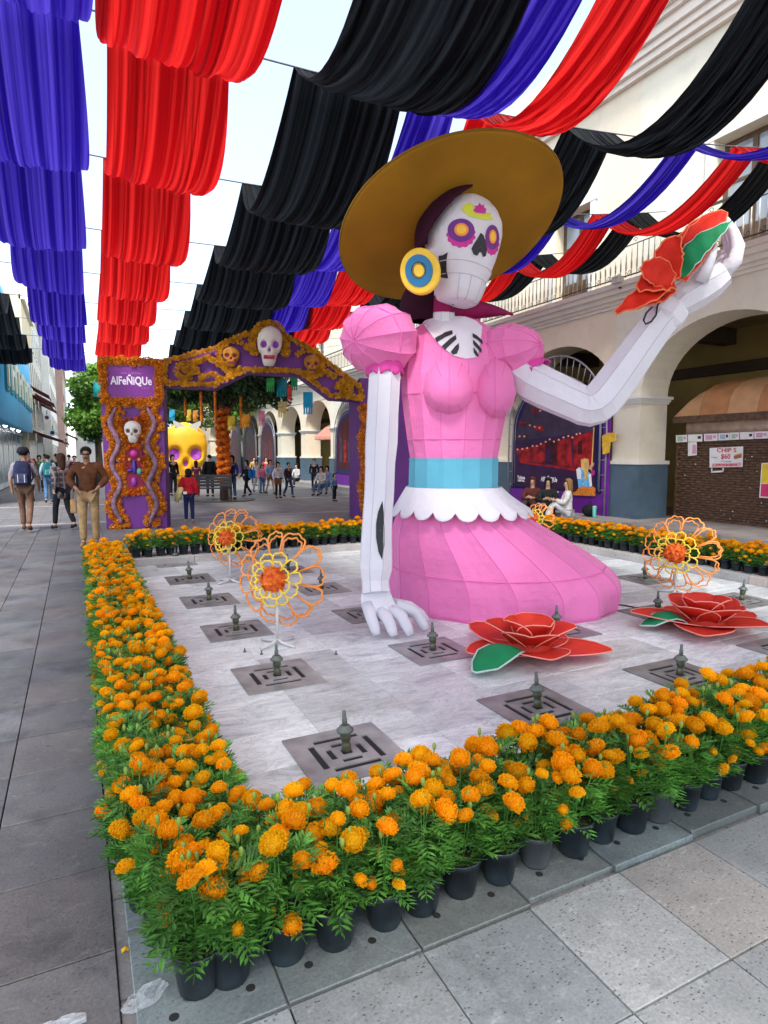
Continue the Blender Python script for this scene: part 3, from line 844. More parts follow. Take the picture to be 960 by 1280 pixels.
# ------------------------------------------------------------------ red fabric flower in the raised hand
M_red = mat('red_fabric', (.75, .030, .014), .6, .12, 6, trans=.25, spec=.25)
M_redrim = mat('orange_wire', (.80, .16, .05), .5, .1, 10)
M_pinkrim = mat('coral_rim', (.86, .28, .22), .5, .08, 10)
M_leaf = mat('green_fabric', (.012, .27, .10), .6, .12, 6, trans=.2, spec=.25)
M_leafrim = mat('pale_wire', (.45, .62, .55), .5, .1, 10)
def leaf_shape(pts, w_, nrm_, name, m, mr, parent, rimr=.008, curl=0.1):
    """petal or leaf from base to tip along pts with half widths w_"""
    q_ = interp_rows([tuple(Vector(p)) + (w,) for p, w in zip(pts, w_)], 5); pts = [Vector(q[:3]) for q in q_]; w_ = [max(.004, q[3]) for q in q_]
    rows, L_ = [], len(pts)
    edgeA, edgeB = [], []
    for i, p in enumerate(pts):
        p = Vector(p); t = (Vector(pts[min(i + 1, L_ - 1)]) - Vector(pts[max(i - 1, 0)])).normalized()
        s_ = t.cross(nrm_).normalized()
        row = [p + s_ * (w_[i] * k * (1 + .07 * math.sin(i * 1.9 + k))) + nrm_ * (curl * w_[i] * k * k + .012 * math.sin(i * 1.3 + 2 * k)) for k in (-1, -.6, -.2, .2, .6, 1)]
        rows.append(row); edgeA.append(row[0]); edgeB.append(row[-1])
    o = MB().grid(rows).build(name, m, parent, True, True)
    o.modifiers.new('thick', 'SOLIDIFY').thickness = .008
    MB().tube(edgeA + edgeB[::-1], rimr, 5, closed=True).build('wire_rim', mr, o, True, True)
    return o
HF = thing('fabric_flower', 'red cloth flower with green leaf lifted in the skeleton hand', 'flower', tuple(atD(845, 340, 5.55)))
nv = (-FH * .9 - RT * .3 + Z3 * .25).normalized()
leaf_shape([atD(850, 350, 5.5), atD(858, 328, 5.42), atD(876, 306, 5.38), atD(896, 290, 5.36), atD(914, 277, 5.36)], [.03, .08, .085, .05, .008], nv, 'leaf', M_leaf, M_leafrim, HF)
for pts, wd in (
        ([(846, 350, 5.5), (864, 315, 5.46), (884, 288, 5.44), (905, 265, 5.42)], [.07, .125, .12, .03]),
        ([(843, 350, 5.56), (852, 318, 5.58), (866, 294, 5.6), (882, 272, 5.6)], [.05, .095, .09, .03]),
        ([(841, 352, 5.48), (836, 328, 5.42), (838, 312, 5.4), (848, 296, 5.38)], [.06, .11, .095, .03]),
        ([(840, 353, 5.48), (824, 342, 5.4), (812, 337, 5.36), (803, 332, 5.34)], [.06, .11, .09, .03]),
        ([(841, 355, 5.5), (824, 354, 5.45), (810, 357, 5.42), (797, 362, 5.4)], [.07, .12, .10, .03]),
        ([(838, 356, 5.5), (812, 368, 5.44), (790, 380, 5.42), (770, 391, 5.42)], [.05, .085, .07, .012]),
        ([(842, 358, 5.56), (824, 366, 5.6), (808, 373, 5.62), (795, 384, 5.64)], [.05, .085, .07, .02])):
    leaf_shape([atD(*q) for q in pts], wd, (nv + Vector((random.uniform(-.3, .3), 0, random.uniform(-.3, .3)))).normalized(), 'petal', M_red, M_redrim, HF, .008, .3)

# ------------------------------------------------------------------ red cloth roses lying on the floor
M_rose = mat('coral_fabric', (.80, .055, .03), .55, .10, 6, trans=.3, spec=.3)
def rose(loc, rz, label, s, leaves):
    t = thing('cloth_rose', label, 'flower', loc, rz, 'cloth roses on the marble')
    def petal(ang, r0, r1, z0, z1, wd, cup_, tiltn):
        d = Vector((math.cos(ang), math.sin(ang), 0)); s_ = Vector((-d.y, d.x, 0))
        rows = []; ea, eb = [], []
        N_ = 7
        for i in range(N_):
            u = i / (N_ - 1)
            r = r0 + (r1 - r0) * u; z = z0 + (z1 - z0) * (u ** tiltn)
            ww = wd * (math.sin(PI * (u * .80 + .16)) ** .7) * (1 if u < .95 else .8)
            row = []
            for k in (-1, -.66, -.33, 0, .33, .66, 1):
                row.append(d * (r - cup_ * k * k * ww * .5) + s_ * (ww * k) + Z3 * (z + cup_ * k * k * ww * .55))
            rows.append([q * s for q in row]); ea.append(rows[-1][0]); eb.append(rows[-1][-1])
        o = MB().grid(rows).build('petal', M_rose, t, True)
        o.modifiers.new('thick', 'SOLIDIFY').thickness = .006
        MB().tube(ea + rows[-1][1:-1] + eb[::-1], .0055, 5, closed=False).build('wire_rim', M_pinkrim, o, True)
    for k in range(5): petal(k * 2 * PI / 5 + .25, .06, .60 + .07 * ((k * 5) % 3), .05, .10 + .05 * (k % 2), .28, .2, .9)
    for k in range(4): petal(k * PI / 2 + .6, .05, .42, .06, .29, .26, .38, .8)
    for k in range(3): petal(k * 2 * PI / 3 + .3, .03, .25, .08, .33, .21, .55, .6)
    MB().lathe([(.02, .0), (.14, .03), (.17, .07), (.10, .12), (.06, .20), (.02, .23)], 14).build('base', M_rose, t, True)
    for (ang, r0, r1, wd) in leaves:
        d = Vector((math.cos(ang), math.sin(ang), 0))
        pts = [d * (r0 + (r1 - r0) * u) + Z3 * (.05 + .12 * math.sin(PI * min(1, u * 1.1)) * (1 if u < .9 else .6)) for u in (0, .2, .4, .6, .8, 1)]
        wl = [.03, .10, .15, .16, .12, .02]
        o = MB(); rows = []; s_ = Vector((-d.y, d.x, 0))
        for p, w_ in zip(pts, wl): rows.append([p + s_ * (w_ * wd * k) - Z3 * (.25 * w_ * k * k) for k in (-1, -.5, 0, .5, 1)])
        lf = o.grid(rows).build('leaf', M_leaf, t, True); lf.modifiers.new('thick', 'SOLIDIFY').thickness = .006
        MB().tube([q[0] for q in rows] + [q[-1] for q in rows][::-1], .008, 5, closed=True).build('wire_rim', M_leafrim, lf, True)
    return t
rose(tuple(atZ(662, 818, 0)), .3, 'coral red cloth rose with one green leaf in front of the pink skirt', .84, [(R(182), .12, .74, .95)])
rose(tuple(atZ(880, 786, 0)), 1.0, 'coral red cloth rose near the right edge beside the wire flower', .86, [(R(100), .15, .60, .8)])

# ------------------------------------------------------------------ wire marigold flowers on stands
M_wo = mat('orange_tube', (.86, .30, .06), .45, .08, 8, rand=.05)
M_wy = mat('yellow_tube', (.86, .62, .06), .45, .08, 8)
M_wc = mat('orange_crepe', (.90, .03, .005), .7, .35, 30, c2=(1.0, .20, .01), trans=.2)
M_stand = mat('white_stand', (.62, .61, .60), .5, .08, 8)
def crepe_ball(mb, c, r, nrm_, n=60):
    for i in range(n):
        z = 1 - (i + .5) / n * 1.0; a = i * 2.39996; rr = math.sqrt(max(0, 1 - z * z))
        u = nrm_.orthogonal().normalized(); v = nrm_.cross(u)
        d = (u * (rr * math.cos(a)) + v * (rr * math.sin(a)) + nrm_ * z).normalized()
        p = Vector(c) + d * r * random.uniform(.75, 1.0)
        e1 = d.orthogonal().normalized(); e1.rotate(Matrix.Rotation(random.uniform(0, 6), 3, d)); e2 = d.cross(e1)
        q = r * .42
        mb.add([p + e1 * q - d * q * .3, p + e2 * q + d * q * .25, p - e1 * q - d * q * .3, p - e2 * q + d * q * .2, p + d * q * .1], [(0, 1, 4), (1, 2, 4), (2, 3, 4), (3, 0, 4)])
def wire_flower(base, top_h, face, R0, label, seed):
    rnd = random.Random(seed)
    t = thing('wire_flower', label, 'wire flower', tuple(base), 0, 'wire marigolds on stands')
    fz = Vector(face).normalized(); fx = fz.cross(Z3).normalized(); fy = fx.cross(fz)
    c = Vector((0, 0, top_h))
    st = MB().tube([(0, 0, 0.02), (0, 0, top_h)], .014, 8).build('pole', M_stand, t, True)
    for k in range(4):
        a = k * PI / 2 + .5
        MB().tube([(0, 0, .05), (.05 * math.cos(a), .05 * math.sin(a), .03), (.19 * math.cos(a), .19 * math.sin(a), .015)], .013, 7).build('foot', M_stand, t, True)
    def P_(a, r, z): return c + fx * (r * math.cos(a)) + fy * (r * math.sin(a)) + fz * z
    def ringp(npet, r0, r1, z0, z1, tr, m, phase, name):
        """scalloped petals: one bumpy loop from spoke to spoke, one spoke each"""
        jn = [(2 * PI * k / npet + phase + rnd.uniform(-.09, .09), rnd.uniform(.52, .70), rnd.uniform(.92, 1.06)) for k in range(npet)]
        zz = lambda u: z0 + (z1 - z0) * u ** 1.4
        for k in range(npet):
            a0, u0, _q = jn[k]; a1, u1, pk = jn[(k + 1) % npet]
            if a1 < a0: a1 += 2 * PI
            pts = [P_(a0 + .02, r0, z0), P_(a0, r0 + (r1 - r0) * u0, zz(u0))]
            for i in range(1, 12):
                f = i / 12; env = math.sin(PI * f) ** .45
                u = (u0 + (u1 - u0) * f) * (1 - env) + env * pk + .045 * math.sin(f * 3 * 2 * PI - PI / 2) * env
                pts.append(P_(a0 + (a1 - a0) * f, r0 + (r1 - r0) * u, zz(max(u, 0)) + rnd.uniform(-.006, .006)))
            pts.append(P_(a1, r0 + (r1 - r0) * u1, zz(u1)))
            MB().tube(pts, tr, 6).build(name, m, t, True)
    ringp(12, R0 * .5, R0, -.02, -.12, .0085, M_wo, .1, 'outer_petal')
    ringp(11, R0 * .46, R0 * .90, -.10, -.20, .0085, M_wo, .4, 'outer_petal')
    ringp(10, R0 * .24, R0 * .56, .04, .02, .0085, M_wy, .2, 'inner_petal')
    ringp(8, R0 * .16, R0 * .40, .08, .09, .0085, M_wy, .0, 'inner_petal')
    mb = MB(); crepe_ball(mb, c + fz * .06, R0 * .27, fz, 70)
    mb.build('crepe_heart', M_wc, t, False, fix=False)
    MB().tube([P_(2 * PI * i / 20, R0 * .2, .0) for i in range(20)], .01, 6, closed=True).build('hub', M_wy, t, True)
    return t
wire_flower(atZ(347, 806, 0), .56, (-.66, -.74, .12), .40, 'orange and yellow wire marigold on white stand nearest the left border', 1)
wire_flower(atZ(288, 728, 0), .56, (-.66, -.74, .12), .37, 'wire marigold on a stand at the back left, half behind another', 2)
wire_flower(atZ(844, 742, 0), .47, (-.93, -.36, .12), .43, 'wire marigold on a stand by the right marigold border', 3)
wire_flower((6.72, 7.95, 0), .55, (-.9, -.4, .1), .25, 'wire marigold mostly hidden behind the pink skirt', 4)

# cable and loose bolts on the marble
cbp = [atZ(x, y, .008) for x, y in ((742, 762), (760, 757), (775, 756), (792, 759), (806, 762), (822, 762))]
tag(MB().tube([Vector(q[:3]) for q in interp_rows([tuple(p) for p in cbp], 4)], .007, 6).build('power_cable', M_blackp, None, True), 'thin black cable running over the marble from the skirt to the right rose', 'cable')
cbp = [atZ(x, y, .008) for x, y in ((470, 800), (452, 812), (430, 806), (418, 798))]
for i, (x, y) in enumerate(((306, 815), (327, 818), (420, 818))):
    t = thing('anchor_bolt', 'small rusty anchor bolt on the marble near the wire flower, %s from the left' % nth(i), 'bolt', tuple(atZ(x, y, .001)), .5 * i, 'anchor bolts on the marble')
    MB().lathe([(.014, 0), (.014, .006), (.006, .007), (.006, .03), (.0, .031)], 8).build('bolt_head', M_patina, t)
# ------------------------------------------------------------------ potted marigolds
def bloom_mat(name, c, c2, rand):
    m = mat(name, c, .65, .12, 40, rand=rand, c2=c2, trans=.45, spec=.25, satrand=.012)
    return m
M_bloom = bloom_mat('marigold_petal', (1.0, .40, .002), (1.0, .55, .006), .12)
M_fol = mat('marigold_leaf', (.026, .115, .026), .45, .45, 14, rand=.3, c2=(.14, .38, .06), trans=.3, spec=.4)
M_bud = mat('green_bud', (.20, .30, .04), .55, .2, 20)
M_pot = mat('black_pot', (.006, .011, .016), .42, .3, 12, rand=.4, c2=(.014, .023, .030))
M_potgrey = mat('grey_pot', (.05, .058, .066), .55, .25, 12, rand=.2)
M_soil = mat('potting_soil', (.045, .028, .018), .95, .4, 60, bump=.6, bscale=90)

def bloom_mesh(seed, npet, core=.80):
    """pompom: a solid heart under overlapping ruffled petals"""
    rnd = random.Random(seed); mb = MB(); hgt = .80
    mb.sphere((0, 0, 0), core, 10, 6, (1, 1, hgt))
    for i in range(npet):
        f = (i + .5) / npet
        z = 1 - f * 1.45; a = i * 2.39996 + rnd.uniform(-.25, .25)
        rr = math.sqrt(max(0, 1 - z * z))
        d = Vector((rr * math.cos(a), rr * math.sin(a), z))
        e1 = Vector((-math.sin(a), math.cos(a), 0)); e2 = e1.cross(d)          # e2 runs towards the crown
        s = (.17 + .17 * f) * rnd.uniform(.85, 1.2) * (1 if npet > 50 else 1.7)
        c = Vector((d.x, d.y, d.z * hgt)) * rnd.uniform(.80, .97)
        out = (-e2 * (.55 + .5 * f) + d * (.95 - .35 * f) * rnd.uniform(.5, 1.3)).normalized()
        tw = rnd.uniform(-.45, .45); e1 = (e1 + d * tw).normalized(); nrm_ = out.cross(e1)
        b0 = c - out * s * .55
        tips = [c + e1 * (s * .72 * k) + out * (s * (.62 - .22 * k * k) * rnd.uniform(.8, 1.2)) + nrm_ * (s * .38 * (-1) ** j * rnd.uniform(.3, 1.2)) for j, k in enumerate((-1, -.35, .35, 1))]
        mb.add([b0 - e1 * s * .4, b0 + e1 * s * .4] + tips, [(0, 1, 4, 3), (0, 3, 2), (1, 5, 4)])
    return mb
def bloom_obj_mesh(seed, npet):
    me = bloom_mesh(seed, npet).mesh('bloom', [M_bloom, M_fol])
    bm = bmesh.new(); bm.from_mesh(me)
    n0 = len(bm.verts)
    m2 = MB().lathe([(.05, -.95), (.16, -.85), (.32, -.5), (.42, -.12), (.30, .0)], 8)
    vs = [bm.verts.new(v) for v in m2.v]
    for q in m2.f:
        if len(q) < 5:
            fc = bm.faces.new([vs[i] for i in q]); fc.material_index = 1
    bm.to_mesh(me); bm.free()
    return me
BLOOM = [bloom_obj_mesh(k, 120) for k in range(5)]
BLOOM_RAG = [bloom_mesh(k + 40, 30, .5) for k in range(4)]
BLOOM_FAR = [bloom_mesh(k + 20, 26) for k in range(3)]

def leaf_on(mb, o, d, up, length, rnd, nl=6):
    """pinnate marigold leaf"""
    d = d.normalized(); s_ = d.cross(up).normalized(); n_ = s_.cross(d)
    for i in range(nl + 1):
        u = (i + .6) / (nl + .6)
        p = o + d * (length * u) - Z3 * (length * .2 * u * u) + n_ * (.0)
        ll = length * (.58 * math.sin(PI * (u * .66 + .22)))
        for sd in ((-1, 1) if i < nl else (0,)):
            ld = (d * (.75 if sd else 1) + s_ * (.75 * sd) + n_ * rnd.uniform(-.15, .22)).normalized()
            w_ = ll * .15
            side = ld.cross(n_).normalized()
            m_ = p + ld * ll * .5
            mb.add([p, m_ + side * w_ + n_ * w_ * .35, p + ld * ll, m_ - side * w_ + n_ * w_ * .35], [(0, 1, 2), (0, 2, 3)])
    mb.tube([o, o + d * length * .5 - Z3 * length * .07, o + d * length - Z3 * length * .2], .0011, 3, cap=False)
def foliage_mesh(seed, nleaf=78, hgt=.36, spread=.088, tops=None):
    rnd = random.Random(seed); mb = MB()
    for tp in tops or []:
        b = Vector((tp.x * .3, tp.y * .3, .12)); mid = b.lerp(tp, .5) + Vector((rnd.uniform(-.01, .01), rnd.uniform(-.01, .01), 0))
        mb.tube([b, mid, tp - Z3 * .012], .0022, 4, cap=False)
    for i in range(nleaf):
        f = i / nleaf
        z = .125 + (hgt - .165) * (f ** .95) + rnd.uniform(-.01, .015)
        a = i * 2.39996 + rnd.uniform(-.4, .4)
        rr = rnd.uniform(.015, .05) + .025 * math.sin(PI * f)
        o = Vector((rr * math.cos(a), rr * math.sin(a), z))
        el = rnd.uniform(-.1, .8)
        d = Vector((math.cos(a) * math.cos(el), math.sin(a) * math.cos(el), math.sin(el)))
        leaf_on(mb, o, d, Z3, rnd.uniform(.065, .10) * (1.1 - .2 * f), rnd, 4)
    return mb
me_pot = MB().lathe([(.0, .004), (.052, .004), (.054, .0), (.056, .006), (.0715, .118), (.075, .118), (.0765, .132), (.0765, .138), (.0715, .138), (.0695, .118)], 20, cap=False).mesh('pot', M_pot, True)
me_potg = me_pot.copy(); me_potg.materials.clear(); me_potg.materials.append(M_potgrey)
me_soil = MB().lathe([(.0, .124), (.04, .126), (.0705, .119)], 14, cap=False).mesh('soil', M_soil, True)
me_bud = MB().lathe([(.001, -.02), (.006, -.014), (.0085, .0), (.006, .01), (.001, .014)], 7).mesh('bud', M_bud, True)
VAR = []
for v in range(7):
    rnd = random.Random(100 + v)
    tops = []
    n = rnd.choice((3, 4, 4, 5, 5))
    for i in range(n):
        a = i * 2.39996 + v; rr = math.sqrt((i + .4) / n) * .095
        tops.append(Vector((rr * math.cos(a), rr * math.sin(a), .375 - 2.6 * rr * rr * rnd.uniform(.4, 3.0) + rnd.uniform(-.07, .025))))
    for i in range(4):       # low side blooms
        a = rnd.uniform(0, 6.28); tops.append(Vector((.118 * math.cos(a), .118 * math.sin(a), rnd.uniform(.17, .30))))
    size = [rnd.uniform(.030, .041) for _ in range(n)] + [rnd.uniform(.017, .028) for _ in range(4)]
    buds = []
    for i in range(2):
        a = rnd.uniform(0, 6.28); rr = rnd.uniform(.02, .09); buds.append(Vector((rr * math.cos(a), rr * math.sin(a), rnd.uniform(.33, .41))))
    fo = foliage_mesh(300 + v, tops=tops + buds).mesh('foliage', M_fol)
    VAR.append((tops, size, fo, buds))
# far plants: blooms joined, lighter foliage
FARV = []
for v in range(4):
    tops, size, fo, bd = VAR[v]
    rnd = random.Random(v); mb = MB()
    for p, s in zip(tops, size):
        src = BLOOM_FAR[rnd.randrange(3)]; s *= 1.12
        rm_ = Matrix.Rotation(rnd.uniform(0, 6), 3, 'Z') @ Matrix.Rotation(rnd.uniform(-.3, .3), 3, 'X')
        mb.add([p + rm_ @ (q * s) for q in src.v], src.f)
    FARV.append(mb.mesh('blooms', M_bloom))
def plant(x, y, z, rz, v, label, group, far=False, grey=False, s=1.0):
    t = thing('potted_marigold', label, 'potted plant', (x, y, z), rz, group)
    t.scale = (s, s, s)
    pt = link('pot', me_potg if grey else me_pot, t)
    if not far: link('soil', me_soil, pt)
    tops, size, fo, bd = VAR[v % 7]
    link('foliage', fo, t)
    if far:
        tag(link('blooms', FARV[v % 4], t), kind='stuff'); return t
    for b in bd: link('bud', me_bud, t, loc=b)
    rnd = random.Random(v * 991 + int(x * 100) * 7 + int(y * 100))
    for p, sz in zip(tops, size):
        if rnd.random() < .2: continue
        k = sz * rnd.uniform(.78, 1.25)
        d = Vector((p.x, p.y, .10)).normalized()
        link('bloom', BLOOM[rnd.randrange(5)], t, loc=p, rot=(-d.y * .75 + rnd.uniform(-.25, .25), d.x * .75 + rnd.uniform(-.25, .25), rnd.uniform(0, 6)), scale=(k, k, k * rnd.uniform(.85, 1.1)))
    return t
rowL = ['outer row of left border', 'middle row of left border', 'inner row of left border']
pitch = .163
for k in range(45):
    for r in range(3):
        x = .158 + r * .143 + random.uniform(-.012, .012); y = 2.23 + k * pitch + (.06 if r == 1 else 0) + random.uniform(-.015, .015)
        plant(x, y, 0, random.uniform(0, 6.28), random.randrange(7), 'marigold pot, %s from the near corner in %s' % (nth(k), rowL[r]), 'potted marigolds of the left border', far=k > 38, s=random.uniform(.88, 1.04))
rowF = ['front row of near border', 'middle row of near border', 'back row of near border']
for k in range(25):
    for r in range(3):
        x = .20 + k * .168 + (.07 if r == 1 else 0) + random.uniform(-.014, .014); y = 1.785 + r * .135 + random.uniform(-.012, .012)
        if k == 0 and r == 0: x, y = .265, 1.80
        i = max(0, min(9, sum(1 for q in kx[1:10] if x > q)))
        plant(x, y, kz[i] + .001, random.uniform(0, 6.28), random.randrange(7), 'marigold pot, %s from the left corner in %s' % (nth(k), rowF[r]), 'potted marigolds of the near border', grey=(r == 0 and k in (8, 12)), far=k > 20, s=random.uniform(.92, 1.06))
rowB = ['front row before the arch', 'rear row before the arch']
for k in range(24):
    for r in range(2):
        plant(.70 + k * .17 + random.uniform(-.02, .02), 9.48 + r * .17 + random.uniform(-.02, .02), .113 if r == 0 else .113, random.uniform(0, 6.28), random.randrange(7), 'marigold pot, %s from the left in the %s' % (nth(k), rowB[r]), 'potted marigolds before the arch', far=True, s=random.uniform(.85, 1.0))
rowR = ['inner row of the right border', 'outer row of the right border']
for k in range(27):
    for r in range(2):
        plant(7.5 + r * .17 + random.uniform(-.02, .02), 4.5 + k * .165 + random.uniform(-.02, .02), .113, random.uniform(0, 6.28), random.randrange(7), 'marigold pot, %s from the near end, %s' % (nth(k), rowR[r]), 'potted marigolds of the right border', far=True, s=random.uniform(.85, 1.0))
# litter by the near corner
M_film = mat('clear_film', (.62, .64, .66), .15, .2, 20, alpha=.35, spec=.8)
def film(name, label, path, w0):
    mb = MB(); rows = []
    for i in range(len(path) - 1):
        a, b = Vector(path[i]), Vector(path[i + 1])
        for s in range(4):
            p = a.lerp(b, s / 4); d = (b - a).normalized(); n_ = Vector((-d.y, d.x, 0)); u = (i * 4 + s) / ((len(path) - 1) * 4)
            w_ = w0 * (.25 + math.sin(PI * u) ** .7)
            rows.append([p + n_ * (w_ * k) + Z3 * (.004 + .012 * abs(math.sin(5 * k + 9 * u)) + random.uniform(0, .008)) for k in (-1, -.7, -.4, -.1, .2, .5, .8, 1)])
    o = MB().grid(rows).build(name, M_film, None, False, fix=False)
    return tag(o, label, 'litter')
film('plastic_wrapper', 'crumpled clear plastic wrapper on the left pavement slabs', [(-.24, 1.84, 0), (-.13, 1.82, 0), (-.01, 1.82, 0)], .022)
film('plastic_bag_strip', 'torn clear plastic strip lying beside the corner flower pot', [(.05, 1.79, 0), (.115, 1.81, 0), (.19, 1.86, 0)], .03)
ptl = MB().grid([[(0, 0, .004), (.012, .004, .008), (.02, 0, .003)], [(0, .012, .008), (.012, .014, .012), (.022, .012, .006)], [(.004, .022, .003), (.012, .024, .006), (.018, .022, .003)]]).build('fallen_petal', M_bloom)
ptl.location = atZ(152, 1193, 0); tag(ptl, 'single orange petal fallen beside the corner flower pot', 'petal')

# ------------------------------------------------------------------ cloth strips over cords above the street
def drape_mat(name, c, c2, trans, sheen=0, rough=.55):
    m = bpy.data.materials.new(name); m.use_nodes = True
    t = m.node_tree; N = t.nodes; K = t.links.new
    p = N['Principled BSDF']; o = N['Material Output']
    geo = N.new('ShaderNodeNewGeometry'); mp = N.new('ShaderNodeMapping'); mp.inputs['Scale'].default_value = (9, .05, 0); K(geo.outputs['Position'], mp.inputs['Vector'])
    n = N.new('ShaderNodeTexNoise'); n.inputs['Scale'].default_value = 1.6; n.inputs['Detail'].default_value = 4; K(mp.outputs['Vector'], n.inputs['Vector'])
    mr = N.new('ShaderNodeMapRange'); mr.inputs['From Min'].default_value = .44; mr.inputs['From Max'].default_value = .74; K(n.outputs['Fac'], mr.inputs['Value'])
    q = N.new('ShaderNodeMix'); q.data_type = 'RGBA'; q.inputs['A'].default_value = (*c, 1); q.inputs['B'].default_value = (*c2, 1); K(mr.outputs['Result'], q.inputs['Factor'])  # paler streaks put light shining through thin cloth into the colour
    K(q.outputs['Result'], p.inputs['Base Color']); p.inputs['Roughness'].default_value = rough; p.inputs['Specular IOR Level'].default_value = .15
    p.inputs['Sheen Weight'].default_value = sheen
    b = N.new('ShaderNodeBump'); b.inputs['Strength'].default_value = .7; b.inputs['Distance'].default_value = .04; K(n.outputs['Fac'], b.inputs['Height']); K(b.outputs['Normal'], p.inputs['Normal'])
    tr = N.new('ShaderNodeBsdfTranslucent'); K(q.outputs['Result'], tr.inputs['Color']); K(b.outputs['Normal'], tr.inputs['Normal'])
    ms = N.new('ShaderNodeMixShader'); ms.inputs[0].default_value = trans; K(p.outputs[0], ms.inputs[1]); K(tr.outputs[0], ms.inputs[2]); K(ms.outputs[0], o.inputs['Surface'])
    return m
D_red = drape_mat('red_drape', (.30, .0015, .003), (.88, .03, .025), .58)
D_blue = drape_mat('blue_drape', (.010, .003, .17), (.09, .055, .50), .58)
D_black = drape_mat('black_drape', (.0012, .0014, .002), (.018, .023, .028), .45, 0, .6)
CORDS = [-2.45 + 2.95 * k for k in range(11)]
def cord_z(x): return 5.5 + (.0105 * (x - 1) ** 2 if x > 1 else .004 * (x - 1) ** 2)
STRIPS = [  # name colour, x at Y=6.4, slant, width, sag, first, last cord, label
    (D_black, -1.85, .0, 1.2, .72, 0, 10, 'black cloth strip nearest the blue building on the far left', 'black_drape'),
    (D_blue, -.36, .012, 1.17, .78, 0, 10, 'wide blue cloth strip hanging over the left pavement', 'blue_drape'),
    (D_red, .95, .030, 1.22, .78, 0, 10, 'wide red cloth strip between the left blue and black strips', 'red_drape'),
    (D_black, 2.78, .095, 1.40, .78, 0, 9, 'wide black cloth strip hanging left of the hat', 'black_drape'),
    (D_blue, 3.80, .145, .66, .72, 0, 9, 'narrow blue cloth strip beside the wide black one above the hat', 'blue_drape'),
    (D_red, 4.62, .17, .76, .72, 0, 9, 'narrow red cloth strip sweeping down just above the hat', 'red_drape'),
    (D_black, 6.15, .17, .95, .72, 0, 7, 'black cloth strip sweeping down right of the hat', 'black_drape'),
    (D_blue, 8.0, .05, .62, .70, 0, 6, 'narrow blue cloth strip between the hat and the facade windows', 'blue_drape'),
    (D_red, 9.3, .04, .72, .78, 0, 6, 'narrow red cloth strip crossing in front of the balcony', 'red_drape'),
    (D_black, 10.15, .03, .80, .80, 0, 6, 'black cloth strip nearest the balcony railing of the arcade', 'black_drape'),
]
GROW = {2: .012, 3: .075, 4: .05, 5: .055, 6: .06}
def strip(i, m, x0, slant, wd, sag, c0, c1, label, name):
    rnd = random.Random(i * 17 + 3)
    NX = 132; NY = 14
    ph = [rnd.uniform(0, 6.28) for _ in range(8)]; fr = [rnd.uniform(6, 12) if q < 3 else rnd.uniform(18, 46) for q in range(8)]; am = [(.9 if q < 3 else .55) * rnd.uniform(.5, 1) for q in range(8)]
    rows = []
    for c in range(c0, c1):
        s = sag * rnd.uniform(.86, 1.10); dx = rnd.uniform(-.07, .07); skew = rnd.uniform(-.07, .07); asy = rnd.uniform(-.12, .12); p2 = rnd.uniform(0, 6.28)
        for k in range(NY + (1 if c == c1 - 1 else 0)):
            t = k / NY; Y = CORDS[c] + 2.95 * t
            tt = t + asy * t * (1 - t); par = 4 * tt * (1 - tt)
            row = []
            pinch = (1 - .10 * (1 - par)) * (wd + GROW.get(i, 0) * max(0, Y - 6.4)) / wd
            for j in range(NX + 1):
                u = j / NX * 2 - 1
                f = sum(a * (1 - 2 * abs(math.sin(.5 * (q * u * PI * .5 + p + .2 * math.sin(t * 3.1 + p2 + p)))) ** .7) for a, q, p in zip(am, fr, ph))
                amp = (.009 + .003 * par) * (wd / 1.2 + .25)
                edge = .05 * abs(u) ** 6
                x = x0 + slant * (Y - 6.4) + dx * par + (wd / 2) * u * pinch + .008 * math.sin(f * 2)
                z = cord_z(x) - s * par * (1 + skew * u) - .03 * par * (1 - u * u) * (wd / 1.3) + f * amp * (1 if par > .02 else .35) + edge * par
                row.append((x, Y, z))
            rows.append(row)
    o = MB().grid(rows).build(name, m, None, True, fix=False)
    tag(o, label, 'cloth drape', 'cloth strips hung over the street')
for i, s in enumerate(STRIPS): strip(i, *s)
M_cord = mat('cord', (.10, .11, .13), .6)
for k, Y in enumerate(CORDS):
    if Y < 0: continue
    pts = [(x, Y, cord_z(x) - .004) for x in [-3.2 + .55 * i for i in range(27)]]
    tag(MB().tube(pts, .009, 5).build('street_cable', M_cord, None, True), 'thin cord across the street carrying the cloth, %s from the camera' % nth(k - 1), 'cord', 'cords across the street')
# ------------------------------------------------------------------ arcade building on the right
M_plaster = stone_mat('cream_plaster', (.80, .725, .575), (.70, .62, .48), pits=.12, rough=.85, rand=.03, blotch=.45, stain=.08, gums=1.0, lite=.05, fine=.95)
M_plaster2 = stone_mat('white_trim', (.80, .77, .70), (.68, .64, .57), pits=.1, rough=.8, rand=.03, blotch=.8, stain=.10, gums=1.0, lite=.05, fine=.95)
M_dado = stone_mat('slate_blue_paint', (.085, .135, .18), (.055, .092, .125), pits=.2, rough=.6, rand=.06, blotch=1.0, stain=.2, gums=1.0, lite=.15, fine=.9)
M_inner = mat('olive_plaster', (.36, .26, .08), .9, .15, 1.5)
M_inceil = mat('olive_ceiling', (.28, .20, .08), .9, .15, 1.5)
M_beam = mat('dark_beam', (.06, .04, .025), .8, .2, 3)
M_wood = mat('brown_window_wood', (.10, .055, .025), .55, .25, 8)
M_glass = mat('window_glass', (.28, .32, .36), .08, .2, 2, spec=.9)
M_iron = mat('black_iron', (.03, .03, .03), .5, .2, 10)
M_railw = mat('pale_rail', (.55, .52, .46), .5, .15, 6)
M_step = stone_mat('step_stone', (.33, .32, .31), (.22, .215, .21), pits=.2, rand=.08, stain=.3)
